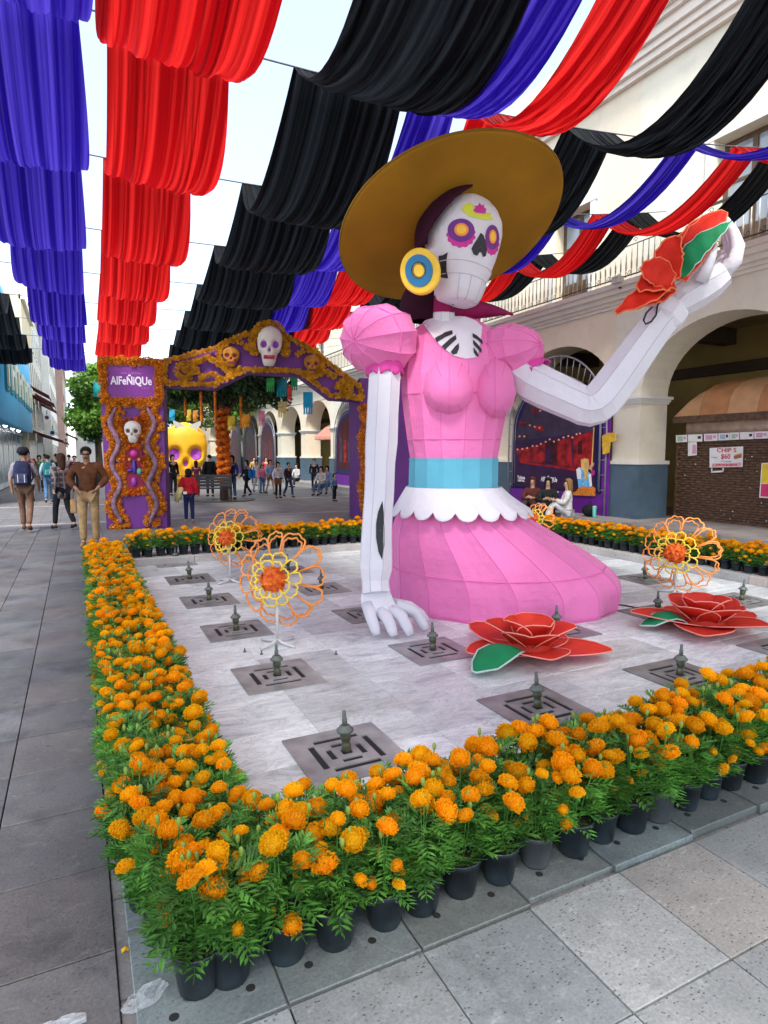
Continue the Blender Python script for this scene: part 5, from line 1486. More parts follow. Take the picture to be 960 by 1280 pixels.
def skull(parent, c, ex, ez, en, w_, h_, dep, m, sock, teeth, name='skull'):
    """skull with recessed eye sockets, nose and tooth row; c centre, en towards the viewer"""
    NU, NV = 34, 40
    prof = [(-1, .34), (-.9, .46), (-.7, .55), (-.5, .60), (-.38, .66), (-.25, .84), (-.1, .93), (.1, .97), (.35, 1), (.6, .93), (.8, .74), (.92, .5), (1, .12)]
    def half(v):
        for (a, x), (b, y) in zip(prof, prof[1:]):
            if a <= v <= b: t = (v - a) / (b - a); return x + (y - x) * (t * t * (3 - 2 * t))
        return .1
    def g2(u, v, a, b, ra, rb): return math.exp(-(((u - a) / ra) ** 2 + ((v - b) / rb) ** 2) ** 2)
    rows = []
    for i in range(NV + 1):
        v = -1 + 2 * i / NV; hw = half(v); row = []
        for j in range(NU + 1):
            u = (-1 + 2 * j / NU); uu = math.sin(u * PI / 2) * hw
            z = math.sqrt(max(0, 1 - (uu / max(hw, .01)) ** 2)) ** .8 * (1 - .28 * max(0, -v)) * math.sqrt(max(0, 1 - abs(v) ** 4 * .7))
            z -= .50 * (g2(uu, v, -.44, .05, .27, .20) + g2(uu, v, .44, .05, .27, .20)) + .42 * g2(uu, v, 0, -.22, .12, .13)
            z -= .12 * (g2(uu, v, -.62, -.42, .2, .25) + g2(uu, v, .62, -.42, .2, .25))
            row.append(c + ex * (uu * w_ / 2) + ez * (v * h_ / 2) + en * (z * dep))
        rows.append(row)
    mb = MB().grid(rows)
    # rounded back of the head
    back = []
    for i in range(NV + 1):
        v = -1 + 2 * i / NV; hw = half(v); row = []
        for j in range(NU + 1):
            u = (-1 + 2 * j / NU); uu = math.sin(u * PI / 2) * hw
            z = -math.sqrt(max(0, 1 - (uu / max(hw, .01)) ** 2)) * .6 * max(.15, (v + 1) / 2)
            row.append(c + ex * (uu * w_ / 2) + ez * (v * h_ / 2) + en * (z * dep))
        back.append(row[::-1])
    mb.grid(back)
    o = mb.build(name, m, parent, True, True)
    for sg_ in (-1, 1):
        rr = [[c + ex * ((sg_ * .44 + .27 * r * math.cos(a)) * w_ / 2) + ez * ((.05 + .19 * r * math.sin(a)) * h_ / 2) + en * (dep * (.55 + .10 * r)) for a in [2 * PI * q / 18 for q in range(18)]] for r in (.02, .5, .9)]
        MB().grid(rr, closed=True).build('eye_socket', sock, o, True, True)
    rr = [[c + ex * (.11 * x * w_ / 2) + ez * ((-.22 + .13 * y) * h_ / 2) + en * dep * .68 for x, y in ((0, 1.1), (.7, .1), (1, -.9), (.4, -.7), (0, -.5), (-.4, -.7), (-1, -.9), (-.7, .1))]]
    MB().add(rr[0], [tuple(range(8))]).build('nose', sock, o, False, True)
    gm = [[c + ex * (u * w_ / 2) + ez * (v * h_ / 2) + en * (dep * (.80 - .30 * u * u)) for u in [-.44 + .088 * q for q in range(11)]] for v in (-.70, -.60, -.50)]
    gum = MB().grid(gm).build('mouth', teeth[0], o, True, True)
    for k in range(7):
        for vv in (-.545, -.655):
            u = -.36 + .12 * k
            MB().box(c + ex * (u * w_ / 2) + ez * (vv * h_ / 2) + en * (dep * (.82 - .30 * u * u)), (.085 * w_ / 2, .05 * dep, .08 * h_ / 2), (ex, en, ez)).build('tooth', teeth[1], gum, False, True)
    return o
sc_c = gpt(3.50, 3.92, -.06)
skull(GATE, sc_c, GE, (Z3 + GE * .06).normalized(), -GN, .54, .84, .26, M_bone, M_sock, (M_gum, M_gum), 'white_skull')
skull(postL, gpt(.62, 2.06, -.06), GE, Z3, -GN, .34, .46, .16, M_bone, mat('skull_socket_felt', (.10, .05, .04), .8), (M_bone, M_bone), 'small_skull')  # dark brown felt in the sockets and nose of the small skull
for s, z in ((2.68, 3.68), (4.42, 3.56)):
    skull(GATE, gpt(s, z, -.02), GE, Z3, -GN, .36, .42, .14, mat('aged_gold', (.40, .17, .012), .7, .4, 9), M_garnet, (M_garnet, M_garnet), 'gilded_mask')
# beam trimming
inn = [(s + (3.45 - s) * .03, z) for s, z in bm_poly]
flowers('beam_border', along([(1.3, 3.55), (2.36, 3.86), (2.91, 4.14), (3.2, 4.24)], .045, (-.022, .022)) + along([(3.7, 4.22), (3.85, 4.17), (4.34, 3.93), (5.5, 3.1), (5.53, 2.85), (4.84, 2.9), (4.13, 3.41), (3.02, 3.44), (2.30, 3.08), (1.3, 3.1), (1.3, 3.55)], .045, (-.022, .022)), .036, M_gold, GATE)
flowers('skull_wreath', [(3.5 + (.33 + w_) * math.cos(a), 3.94 + (.43 + w_) * math.sin(a)) for w_ in (0, .08) for a in [R(q) for q in range(-25, 206, 8)]], .05, M_gold, GATE)
def spiral(cx, cz, r, turns, dirn, ph): return [(cx + r * (1 - t * .8) * math.cos(ph + dirn * t * turns * 6.28), cz + r * (1 - t * .8) * math.sin(ph + dirn * t * turns * 6.28)) for t in [q / 26 for q in range(27)]]
for sp in (spiral(1.72, 3.33, .24, 1.4, 1, 0), spiral(5.16, 3.06, .19, 1.4, -1, PI), [(1.9, 3.55), (2.2, 3.66), (2.45, 3.52), (2.6, 3.36), (2.9, 3.44)], [(2.0, 3.2), (2.25, 3.32), (2.5, 3.2)], [(4.95, 3.32), (4.7, 3.42), (4.5, 3.30), (4.25, 3.42)], spiral(2.68, 3.68, .40, .9, 1, .5)[:22], spiral(4.42, 3.56, .38, .9, -1, 2.6)[:22]):
    flowers('marigold_scroll', along(sp, .042, (-.03, .0, .03)), .034, M_gold, GATE)
flowers('post_garland', along([(5.56 + .04 * math.sin(z * 6), z) for z in [.05 + .1 * i for i in range(28)]], .07, (-.05, .0, .05)), .055, M_maria, postR)
# ------------------------------------------------------------------ giant yellow skull, tree with garland, trees, flags
M_ysk = mat('yellow_skull_paint', (.80, .40, .008), .5, .08, 3)
YB = Vector((4.55, 30.0, 0))
YS = thing('giant_skull', 'giant yellow skull with violet eyes and a pale butterfly on top', 'skull', tuple(YB))
dv = (Vector((0, 0, 0)) - Vector((YB.x, YB.y, 0))).normalized(); dxr = Z3.cross(dv).normalized() * 1
dxr = -dxr if dxr.x < 0 else dxr
skull(YS, YB + Z3 * 1.5, dxr, Z3, dv, 2.0, 3.05, .75, M_ysk, mat('violet_eye', (.34, .05, .45), .5, .3, 3), (mat('ochre_gum', (.5, .25, .02), .6), M_ysk), 'cranium')
mb = MB()
for sg_ in (-1, 1):
    MB().prism([(0, 0), (sg_ * .2, .16), (sg_ * .62, .34), (sg_ * .58, .10), (sg_ * .42, -.02), (sg_ * .46, -.2), (sg_ * .2, -.2)], YB + Z3 * 2.78 + dv * .55 + dxr * .12, dxr, (Z3 + dv * .3).normalized(), dv, .04).build('butterfly_wing', M_bone, YS, False, True)

def crown_mesh(blobs, n, size, seed, up=.3):
    """leaves spread through the volume of several uneven clumps"""
    rnd = random.Random(seed); mb = MB(); tot = sum(b[3] ** 2 for b in blobs)
    for (x, y, z, r) in blobs:
        for i in range(int(n * r * r / tot)):
            while True:
                q = Vector((rnd.uniform(-1, 1), rnd.uniform(-1, 1), rnd.uniform(-1, 1)))
                if q.length < 1: break
            q = q.normalized() * (q.length ** .45) * rnd.uniform(.75, 1.12)
            c = Vector((x, y, z)) + Vector((q.x * r, q.y * r, q.z * r * .8))
            d = Vector((rnd.uniform(-1, 1), rnd.uniform(-1, 1), rnd.uniform(-.9, .4))).normalized(); s_ = d.cross(Vector((rnd.uniform(-1, 1), rnd.uniform(-1, 1), rnd.uniform(-1, 1)))).normalized()
            L_ = size * rnd.uniform(.7, 1.3); w_ = L_ * .33; nn = d.cross(s_)
            mb.add([c, c + d * L_ * .5 + s_ * w_ + nn * w_ * .3, c + d * L_, c + d * L_ * .5 - s_ * w_ + nn * w_ * .3], [(0, 1, 2), (0, 2, 3)])
    return mb
M_lf1 = mat('dark_tree_leaf', (.018, .05, .014), .55, .5, .8, c2=(.035, .085, .02), trans=.2)
M_lf2 = mat('bright_tree_leaf', (.06, .16, .02), .55, .5, .6, c2=(.14, .28, .03), trans=.35)
M_bark = mat('bark', (.085, .055, .035), .85, .4, 10, bump=.6, bscale=25)
def tree(label, base, h, r, blobs, n, size, m, seed, group='street trees'):
    t = thing('tree', label, 'tree', tuple(base), 0, group)
    rnd = random.Random(seed)
    tr = MB().tube([(0, 0, 0), (.02, .01, h * .5), (-.02, .03, h), (.0, 0, h * 1.3)], [r, r * .8, r * .62, r * .35], 10).build('trunk', M_bark, t, True)
    for (x, y, z, q) in blobs[:7]:
        MB().tube([(0, 0, h * .85), (x * .4, y * .4, h + (z - h) * .45), (x, y, z)], [r * .45, r * .25, r * .08], 6).build('limb', M_bark, tr, True)
    tag(crown_mesh(blobs, n, size, seed).build('crown', m, t, False, fix=False))
    return t
def blobs_of(seed, n, rx, rz_, z0, r0):
    rnd = random.Random(seed); o = []
    for i in range(n):
        a = rnd.uniform(0, 6.28); q = math.sqrt(rnd.random()) * rx
        o.append((q * math.cos(a), q * math.sin(a), z0 + rnd.uniform(-rz_, rz_) * (1 - .4 * q / rx), r0 * rnd.uniform(.6, 1.15)))
    return o
TB = Vector((4.55, 21.7, 0))
T1 = tree('dark leafy tree with marigold garland wound round its trunk beyond the arch', TB, 3.1, .16, blobs_of(1, 30, 2.1, .65, 3.85, .6), 12000, .14, M_lf1, 4)
gl = thing('trunk_garland', 'orange marigold garland wound around the tree trunk', 'garland', tuple(TB + Vector((0, 0, .6))))
mb = MB()
for i in range(150):
    a = i * .42; z = .62 + i * .0165; p = TB + Vector((.17 * math.cos(a), .17 * math.sin(a), z))
    src = BLOOM_FAR[i % 3]; q = random.uniform(.07, .12)
    mb.add([p + Vector((math.cos(a) * v.z, math.sin(a) * v.z, v.y)) * q + Vector((-math.sin(a), math.cos(a), 0)) * (v.x * q) for v in src.v], src.f)
tag(mb.build('flower_heads', M_marib, gl, False, True, fix=False), kind='stuff')
for i, (dx, dy, z0, z1) in enumerate(((-.75, -.3, 2.7, 3.6), (-.35, -.6, 2.6, 3.6), (.55, -.4, 2.5, 3.5), (.95, .1, 2.7, 3.7), (-1.2, .1, 2.9, 3.7))):
    mb = MB()
    for q in range(14):
        p = TB + Vector((dx, dy, z1 - (z1 - z0) * q / 13)); mb.sphere(p, .055, 7, 5)
    tag(mb.build('hanging_garland', M_marib, None, True), 'orange bead garland hanging from the dark tree, %s of five' % nth(i), 'garland', 'garlands hanging from the tree')
tree('bright green tree far down the street behind the arch post', (3.6, 40, 0), 3.4, .22, blobs_of(2, 30, 2.4, 1.5, 5.2, 1.0), 9000, .26, M_lf2, 7)
tree('bright green tree behind the yellow skull', (7.2, 44, 0), 3.2, .22, blobs_of(3, 30, 3.6, 1.6, 5.0, 1.15), 9000, .26, M_lf2, 8)
tree('green tree between the left shops and the flower arch', (1.0, 34, 0), 3.0, .2, blobs_of(5, 24, .95, 1.7, 4.2, .62), 8000, .22, M_lf2, 9)
tree('distant dark tree closing the street beyond the skull', (4.8, 58, 0), 4.0, .25, blobs_of(6, 26, 4.5, 2.0, 6.0, 1.4), 6000, .36, M_lf1, 10)
struct(MB().bb(10.2, AX + 3.4, yb, yb + .3, 0, 10).build('arcade_end_wall', M_plaster))

# cut paper flags
FL = [(338, 481, 10, 17, (.05, .55, .10), 'green'), (352, 485, 13, 22, (.02, .45, .50), 'teal'), (367, 480, 10, 16, (.04, .50, .22), 'emerald'), (362, 492, 6, 20, (.65, .06, .05), 'red'), (385, 504, 12, 28, (.02, .42, .72), 'sky blue'), (327, 523, 8, 19, (.80, .30, .45), 'pink'), (307, 526, 10, 16, (.85, .38, .02), 'orange'), (289, 529, 9, 18, (.78, .55, .04), 'golden'), (353, 512, 11, 20, (.85, .72, .30), 'pale yellow'), (121, 487, 9, 18, (.02, .45, .42), 'turquoise'), (224, 496, 7, 16, (.03, .12, .40), 'navy'), (215, 519, 7, 14, (.03, .35, .55), 'blue'), (236, 519, 6, 14, (.75, .55, .05), 'yellow'), (244, 520, 6, 14, (.80, .30, .05), 'tangerine')]
cordf = MB()
for i, (x, y, w_, h_, c, nm) in enumerate(FL):
    D = (19.5 if x > 250 else 24) + (i % 3) * .6
    t = thing('paper_flag', '%s cut paper flag strung beyond the arch' % nm if x > 130 else 'turquoise cut paper flag strung beside the left arch post', 'paper flag', tuple(atD(x, y - h_ / 2, D)), 0, 'cut paper flags')
    m = mat('paper_' + nm.replace(' ', '_'), c, .7, .15, 9, trans=.45)
    rows = []
    for k in range(6):
        v = k / 5; rows.append([atD(x + (u - .5) * w_, y - h_ / 2 + h_ * .7 * v, D + .06 * math.sin(3 * u + 4 * v)) for u in (0, .2, .4, .6, .8, 1)])
    MB().grid(rows).build('sheet', m, t, True, True)
    for k in range(4):
        u0 = k / 4 + .03; u1 = (k + 1) / 4 - .03
        MB().grid([[atD(x + (u - .5) * w_, y - h_ / 2 + h_ * (.7 + .3 * v), D + .06 * math.sin(3 * u + 2.8)) for u in (u0, u1)] for v in (0, .5, 1)]).build('fringe', m, t, False, True)
for nm, a, b, D in (('near', (300, 466), (420, 486), 19.5), ('far', (280, 512), (420, 496), 20.1), ('low', (205, 508), (265, 514), 24)):
    tag(MB().tube([atD(a[0] + (b[0] - a[0]) * t, a[1] + (b[1] - a[1]) * t + 5 * math.sin(PI * t), D) for t in [q / 8 for q in range(9)]], .008, 4).build('flag_string', M_cord, None, True), 'thin %s string of paper flags beyond the arch' % nm, 'string')

# ------------------------------------------------------------------ buildings on the left
LX = -2.4
M_sky = mat('azure_paint', (.04, .50, 1.0), .5, .08, 1.5)
M_sky2 = mat('deep_azure_paint', (.01, .13, .48), .5, .1, 1.5)
M_shop = mat('shop_glass', (.20, .28, .33), .15, .3, 2, spec=.8)
M_wfr = mat('white_frame', (.62, .66, .68), .5, .08)
M_let = mat('letter_white', (.72, .68, .52), .5, .1)
M_lets = mat('letter_teal', (.02, .22, .26), .5, .1)
BB = thing('blue_shop', 'bright blue shop building with white sign letters on the left', 'building', (LX, 35, 0))
MB().bb(LX - 6, LX - .6, 22, 45.5, 0, 9).build('wall', M_sky2, BB, False, True)
rows = []
for i in range(16):
    y = 22 + 23.5 * i / 15; bulge = .55 * math.sin(PI * i / 15); zb = 2.9 - .15 * math.sin(PI * i / 15)
    rows.append([(LX - .7, y, zb + .15), (LX - .1 + bulge * .3, y, zb), (LX + bulge * .3, y, zb + .05), (LX + bulge * .3, y, 6.5), (LX - .2, y, 8.8)])
MB().grid(rows).build('fascia', M_sky, BB, True, True)
for i in range(9):
    y = 23 + 2.5 * i
    f = MB().bb(LX - .62, LX - .56, y, y + 2.3, .05, 2.85).build('shop_window', M_wfr, BB, False, True)
    MB().bb(LX - .56, LX - .55, y + .12, y + 1.1, .3, 2.7).build('pane', M_shop, f, False, True); MB().bb(LX - .56, LX - .55, y + 1.2, y + 2.2, .3, 2.7).build('pane', M_shop, f, False, True)
for i in range(5): MB().sphere((LX - .35, 25 + 3.6 * i, 2.86), .10, 8, 6).build('spotlight', mat('lamp_glow', (1, .95, .85), .5, 0, 1, emit=3), BB, True, True)
for i in range(9):
    y = 27.6 + i * 1.75
    lt = MB().bb(LX + .20, LX + .26, y, y + .35, 4.15, 5.4).bb(LX + .20, LX + .26, y + .352, y + 1.15, 4.75 if i % 2 else 5.15, 5.0 if i % 2 else 5.4).build('sign_letter', M_let, BB, False, True)
    MB().bb(LX + .1, LX + .198, y - .1, y + .9, 4.0, 5.2).build('letter_side', M_lets, lt, False, True)
# farther shops with awnings
def shop(name, label, y0, y1, h, c, rows_, seed, awn=None, x=LX - .3, win=(.10, .12, .13)):
    t = thing(name, label, 'building', (x, y0, 0), 0, 'shops down the left side')
    wl = MB().bb(x - 6, x, y0, y1, 0, h).build('wall', mat(name + str(seed), c, .85, .1, 1), t, False, True)
    n = max(2, int((y1 - y0) / 2.2)); mw = mat('far_pane', win, .25, .3, 2)
    for r in range(rows_):
        z = 3.6 + r * 2.9
        for i in range(n):
            y = y0 + (y1 - y0) * (i + .25) / n
            f = MB().bb(x - .02, x + .06, y, y + (y1 - y0) / n * .5, z, z + 1.8).build('window', M_plaster2, wl, False, True)
            MB().bb(x + .06, x + .075, y + .1, y + (y1 - y0) / n * .5 - .1, z + .1, z + 1.7).build('pane', mw, f, False, True)
    MB().bb(x - .02, x + .03, y0 + .4, y1 - .4, .1, 2.5).build('shopfront', mw, t, False, True)
    MB().bb(x - .1, x + .22, y0, y1, h - .3, h).build('cornice', M_plaster2, wl, False, True)
    if awn:
        for (a, b, z, dp) in awn:
            MB().prism([(0, z + .9), (dp, z + .15), (dp, z), (dp - .03, z), (dp - .03, z + .12), (0, z + .84)], (x, (a + b) / 2, 0), X3, Z3, Y3, b - a).build('awning', M_maroon, t, False, True)
    return t
M_maroon = mat('maroon_awning', (.13, .012, .022), .7, .2, 4)
shop('cream_shop', 'cream shop with maroon awnings right after the blue building', 45.6, 55, 11.5, (.58, .52, .36), 2, 1, awn=((46, 49.5, 5.2, 1.3), (50, 54.5, 4.9, 1.3), (46, 54.5, 2.3, 2.0)))
shop('green_trim_shop', 'pale shop with maroon awning in the middle of the left row', 55.1, 68, 13, (.52, .54, .48), 3, 2, awn=((56, 61, 5.4, 1.3), (62, 67, 5.2, 1.3), (56, 67, 2.3, 2.2)))
shop('tall_white_building', 'tall white building closing the left row far down', 68.1, 92, 19, (.66, .66, .64), 5, 3, x=LX + .4)
shop('far_brick_building', 'far brownish building at the end of the left row', 92.1, 130, 14, (.36, .24, .20), 3, 4, x=LX + 1.2, awn=((93, 104, 3.5, 1.5),))
for i, (x, y) in enumerate(((58.5, 522), (65.5, 541))):
    t = thing('round_shop_sign', 'round white hanging sign over the left pavement, %s' % ('upper' if i == 0 else 'lower'), 'sign', tuple(atD(x, y, 38)))
    q = MB().lathe([(.0, -.05), (.2, -.05), (.2, .05), (.0, .05)], 20, atD(x, y, 38), (X3, Z3, -Y3)).build('disc', M_wfr, t, False, True)
    MB().lathe([(.0, .052), (.12, .052), (.12, .06), (0, .06)], 16, atD(x, y, 38), (X3, Z3, -Y3)).build('emblem', M_blackp if i else M_maroon, q, False, True)
    MB().tube([atD(x, y - 9, 38), atD(x, y, 38)], .03, 5).build('hanger', M_iron, t, True, True)
t = thing('far_end_block', 'pale building closing the street beyond the trees', 'building', (6, 96, 0))
MB().bb(0, 26, 96, 100, 0, 15).build('wall', mat('far_block', (.55, .53, .5), .85, .1, .6), t, False, True)
for r in range(4):
    for i in range(9): MB().bb(1.5 + 2.7 * i, 2.9 + 2.7 * i, 95.9, 96.02, 3 + r * 3, 4.9 + r * 3).build('window', M_shop, t, False, True)

# ------------------------------------------------------------------ bench by the tree
M_bench = mat('black_bench', (.015, .017, .02), .5, .2, 6)
bp_ = atZ(262, 627, 0)
BN = thing('park_bench', 'dark bench beside the garlanded tree beyond the arch', 'bench', (bp_.x, bp_.y, 0), -.25)
for i in range(4): MB().bb(-.75, .75, -.2 + .11 * i, -.11 + .11 * i, .43, .46).build('seat_slat', M_bench, BN)
for i in range(4): MB().bb(-.75, .75, -.27, -.24, .52 + .10 * i, .605 + .10 * i).build('back_slat', M_bench, BN)
for sx in (-.68, .68):
    for sy in (-.2, .2): MB().bb(sx - .03, sx + .03, sy - .03, sy + .03, 0, .43).build('leg', M_bench, BN)
    MB().tube([(sx, -.25, .45), (sx, -.26, .95)], .02, 6).build('back_post', M_bench, BN); MB().tube([(sx, -.22, .66), (sx, .2, .66), (sx, .22, .45)], .018, 6).build('armrest', M_bench, BN)
ring = MB().lathe([(.42, .0), (.42, .02), (1.05, .02), (1.05, .0)], 28, (TB.x, TB.y, -.006), cap=False).build('tree_grate', M_iron); tag(ring, 'round dark iron grate around the garlanded tree', 'tree grate')
# ------------------------------------------------------------------ people
M_skin = [mat('skin_%d' % i, c, .55, .08, 20) for i, c in enumerate(((.42, .24, .16), (.52, .32, .22), (.34, .18, .11)))]
M_eye = mat('eye_dark', (.02, .015, .012), .3)
def cloth(c, name=None): 
    n = name or 'cloth_%d_%d_%d' % tuple(int(v * 255) for v in c)
    return mat(n, c, .85, .25, 9, bump=.7, bscale=16, spec=.2, bdist=.03)
def plaid():
    if 'plaid_coat' in MATS: return MATS['plaid_coat']
    m = mat('plaid_coat', (.05, .05, .06), .85); t = m.node_tree; N = t.nodes; K = t.links.new
    p = [n for n in N if n.type == 'BSDF_PRINCIPLED'][0]; co = N.new('ShaderNodeTexCoord')
    ck = N.new('ShaderNodeTexBrick'); ck.inputs['Scale'].default_value = 1; ck.offset = 0; ck.inputs['Brick Width'].default_value = .12; ck.inputs['Row Height'].default_value = .12; ck.inputs['Mortar Size'].default_value = .018
    ck.inputs['Color1'].default_value = (.035, .035, .045, 1); ck.inputs['Color2'].default_value = (.06, .05, .06, 1); ck.inputs['Mortar'].default_value = (.22, .18, .17, 1)
    mp = N.new('ShaderNodeMapping'); mp.inputs['Rotation'].default_value = (PI / 2, 0, 0); K(co.outputs['Object'], mp.inputs['Vector']); K(mp.outputs['Vector'], ck.inputs['Vector']); K(ck.outputs['Color'], p.inputs['Base Color'])
    return m
def skin_obj(name, nodes, edges, m, parent, root, sub=1, smooth=True):
    names = list(nodes); idx = {n: i for i, n in enumerate(names)}
    me = bpy.data.meshes.new(name); me.from_pydata([nodes[n][0] for n in names], [(idx[a], idx[b]) for a, b in edges], [])
    o = bpy.data.objects.new(name, me)
    md = o.modifiers.new('skin', 'SKIN'); md.use_smooth_shade = True; md.branch_smoothing = .4
    if sub: s_ = o.modifiers.new('sub', 'SUBSURF'); s_.levels = sub; s_.render_levels = sub
    lay = me.skin_vertices[0].data
    for n, i in idx.items():
        r = nodes[n][1]; lay[i].radius = r if isinstance(r, tuple) else (r, r); lay[i].use_root = (n == root)
    m2 = evaluated(o)
    m2.materials.clear(); m2.materials.append(m)
    if smooth: m2.shade_smooth()
    return link(name, m2, parent)
def person(label, pos, rz, h, top, legs, shoe=(.03, .03, .035), skin=1, hair=(.015, .012, .01), hairlen=0, pose='stand', fine=False, bulk=1.0, coat=0, hat=None, bare_legs=False, sleeves=True, group=None, ph=0.0, topmat=None, skirt=None):
    t = thing('person', label, 'person', tuple(pos), rz, group); k = h / 1.75; t.scale = (k, k, k)
    V = lambda x, y, z: Vector((x, y, z))
    low = pose == 'sitlow'; sit = pose in ('sit', 'sitlow')
    dz = (-.68 if low else -.47) if sit else 0
    J = dict(pelvis=V(0, 0, .95 + dz), waist=V(0, 0, 1.08 + dz), chest=V(0, 0, 1.27 + dz), neckb=V(0, .005, 1.43 + dz), neck=V(0, -.005, 1.485 + dz), jaw=V(0, -.03, 1.535 + dz), head=V(0, -.012, 1.618 + dz), crown=V(0, .005, 1.685 + dz), nose=V(0, -.112, 1.59 + dz))
    if pose == 'waist':          # head bent down
        J['jaw'] += V(0, -.035, -.02); J['head'] += V(0, -.05, -.02); J['crown'] += V(0, -.045, -.03); J['nose'] += V(0, -.05, -.05); J['neck'] += V(0, -.02, 0)
    for s, sd in ((-1, 'L'), (1, 'R')):
        J['sho' + sd] = V(.165 * s, .0, 1.40 + dz)
        J['elb' + sd] = V(.235 * s, .03, 1.12 + dz); J['wri' + sd] = V(.235 * s, -.05, .88 + dz)
        J['hip' + sd] = V(.085 * s, 0, .90 + dz); J['kne' + sd] = V(.095 * s, -.01, .50); J['ank' + sd] = V(.10 * s, .02, .085); J['toe' + sd] = V(.115 * s, -.13, .035)
        if pose == 'waist': J['elb' + sd] = V(.30 * s, .05, 1.16); J['wri' + sd] = V(.17 * s, -.12, 1.02)
        if pose == 'walk':
            q = s * (1 if ph >= 0 else -1)
            J['kne' + sd] = V(.09 * s, -.10 * q - .05, .51); J['ank' + sd] = V(.09 * s, -.20 * q + (.10 if q < 0 else 0), .09 + (.05 if q < 0 else 0)); J['toe' + sd] = J['ank' + sd] + V(.01 * s, -.14, -.05 - (.03 if q < 0 else 0))
            J['elb' + sd] = V(.235 * s, .06 + .08 * q, 1.12); J['wri' + sd] = V(.225 * s, -.08 + .16 * q, .91)
        if pose == 'photo': J['elb' + sd] = V(.22 * s, -.18, 1.18); J['wri' + sd] = V(.09 * s, -.34, 1.36)
        if low: J['kne' + sd] = V(.12 * s, -.34, .44); J['ank' + sd] = V(.13 * s, -.50, .085); J['toe' + sd] = V(.14 * s, -.64, .035); J['elb' + sd] = V(.23 * s, -.10, .46); J['wri' + sd] = V(.08 * s, -.30, .52)
        elif sit: J['kne' + sd] = V(.12 * s, -.42, .47); J['ank' + sd] = V(.12 * s, -.44, .085); J['toe' + sd] = V(.13 * s, -.58, .035); J['elb' + sd] = V(.22 * s, -.10, .66); J['wri' + sd] = V(.10 * s, -.30, .62)
    hd = {}
    E = [('pelvis', 'waist'), ('waist', 'chest'), ('chest', 'neckb'), ('neckb', 'neck'), ('neck', 'jaw'), ('jaw', 'head'), ('head', 'crown'), ('head', 'nose')]
    RR = dict(pelvis=(.135, .11), waist=(.115, .09), chest=(.135, .10), neckb=.072, neck=.06, jaw=.064, head=.093, crown=.070, nose=.012)
    for s, sd in ((-1, 'L'), (1, 'R')):
        E += [('chest', 'sho' + sd), ('sho' + sd, 'elb' + sd), ('elb' + sd, 'wri' + sd), ('pelvis', 'hip' + sd), ('hip' + sd, 'kne' + sd), ('kne' + sd, 'ank' + sd), ('ank' + sd, 'toe' + sd)]
        RR.update({'sho' + sd: .062, 'elb' + sd: .040, 'wri' + sd: .028, 'hip' + sd: .085, 'kne' + sd: .056, 'ank' + sd: .038, 'toe' + sd: .032})
        d = (J['wri' + sd] - J['elb' + sd]).normalized()
        J['pal' + sd] = J['wri' + sd] + d * .07; RR['pal' + sd] = .030; E.append(('wri' + sd, 'pal' + sd))
        sidev = d.cross(V(s, 0, 0)).normalized() if abs(d.x) < .9 else V(0, 1, 0)
        if fine:
            for f in range(4):
                n1, n2 = 'f%d%s' % (f, sd), 'g%d%s' % (f, sd)
                off = sidev * ((f - 1.5) * .018)
                J[n1] = J['pal' + sd] + d * (.045 + .006 * (f in (1, 2))) + off; J[n2] = J[n1] + d * (.035 + .008 * (f in (1, 2))) + V(-s, 0, 0) * .012 + off * .1
                RR[n1] = .0085; RR[n2] = .007; E += [('pal' + sd, n1), (n1, n2)]
        J['thu' + sd] = J['wri' + sd] + d * .045 - sidev * .042; J['thv' + sd] = J['thu' + sd] + d * .035 - sidev * .008; RR['thu' + sd] = .011; RR['thv' + sd] = .008; E += [('pal' + sd, 'thu' + sd), ('thu' + sd, 'thv' + sd)]
    ms = M_skin[skin]
    skin_obj('body', {n: (J[n], RR[n]) for n in J}, E, ms, t, 'pelvis')
    # clothing over the body
    g = .016 * bulk
    tn = ['pelvis', 'waist', 'chest', 'neckb', 'shoL', 'elbL', 'shoR', 'elbR'] + (['wriL', 'wriR'] if sleeves else [])
    te = [e for e in E if e[0] in tn and e[1] in tn]
    NJ = {n: (J[n].copy(), tuple(v + g + .012 * (bulk - 1) * 3 for v in (RR[n] if isinstance(RR[n], tuple) else (RR[n],) * 2))) for n in tn}
    if sleeves:
        for sd in 'LR': NJ['wri' + sd] = (J['wri' + sd].lerp(J['elb' + sd], .06), NJ['wri' + sd][1])
    NJ['neckb'] = (J['neckb'] + V(0, 0, .005), (.078, .078))
    if coat:
        NJ['hem'] = (J['pelvis'] - V(0, 0, coat), (.17 * bulk, .14 * bulk)); te.append(('pelvis', 'hem'))
    else: NJ['hem'] = (J['pelvis'] - V(0, 0, .06), (.145, .12)); te.append(('pelvis', 'hem'))
    skin_obj('jacket', NJ, te, topmat or cloth(top), t, 'chest')
    if skirt: pass
    ln = ['pelvis', 'hipL', 'kneL', 'hipR', 'kneR'] + ([] if bare_legs else ['ankL', 'ankR'])
    le = [e for e in E if e[0] in ln and e[1] in ln]
    NJ = {n: (J[n].copy(), tuple(v + .014 for v in (RR[n] if isinstance(RR[n], tuple) else (RR[n],) * 2))) for n in ln}
    for sd in 'LR':
        if bare_legs: NJ['kne' + sd] = (J['kne' + sd].lerp(J['hip' + sd], .35), (.085, .085))
        else: NJ['ank' + sd] = (J['ank' + sd] + V(0, 0, .03), (.058, .058))
    skin_obj('trousers', NJ, le, cloth(legs), t, 'pelvis')
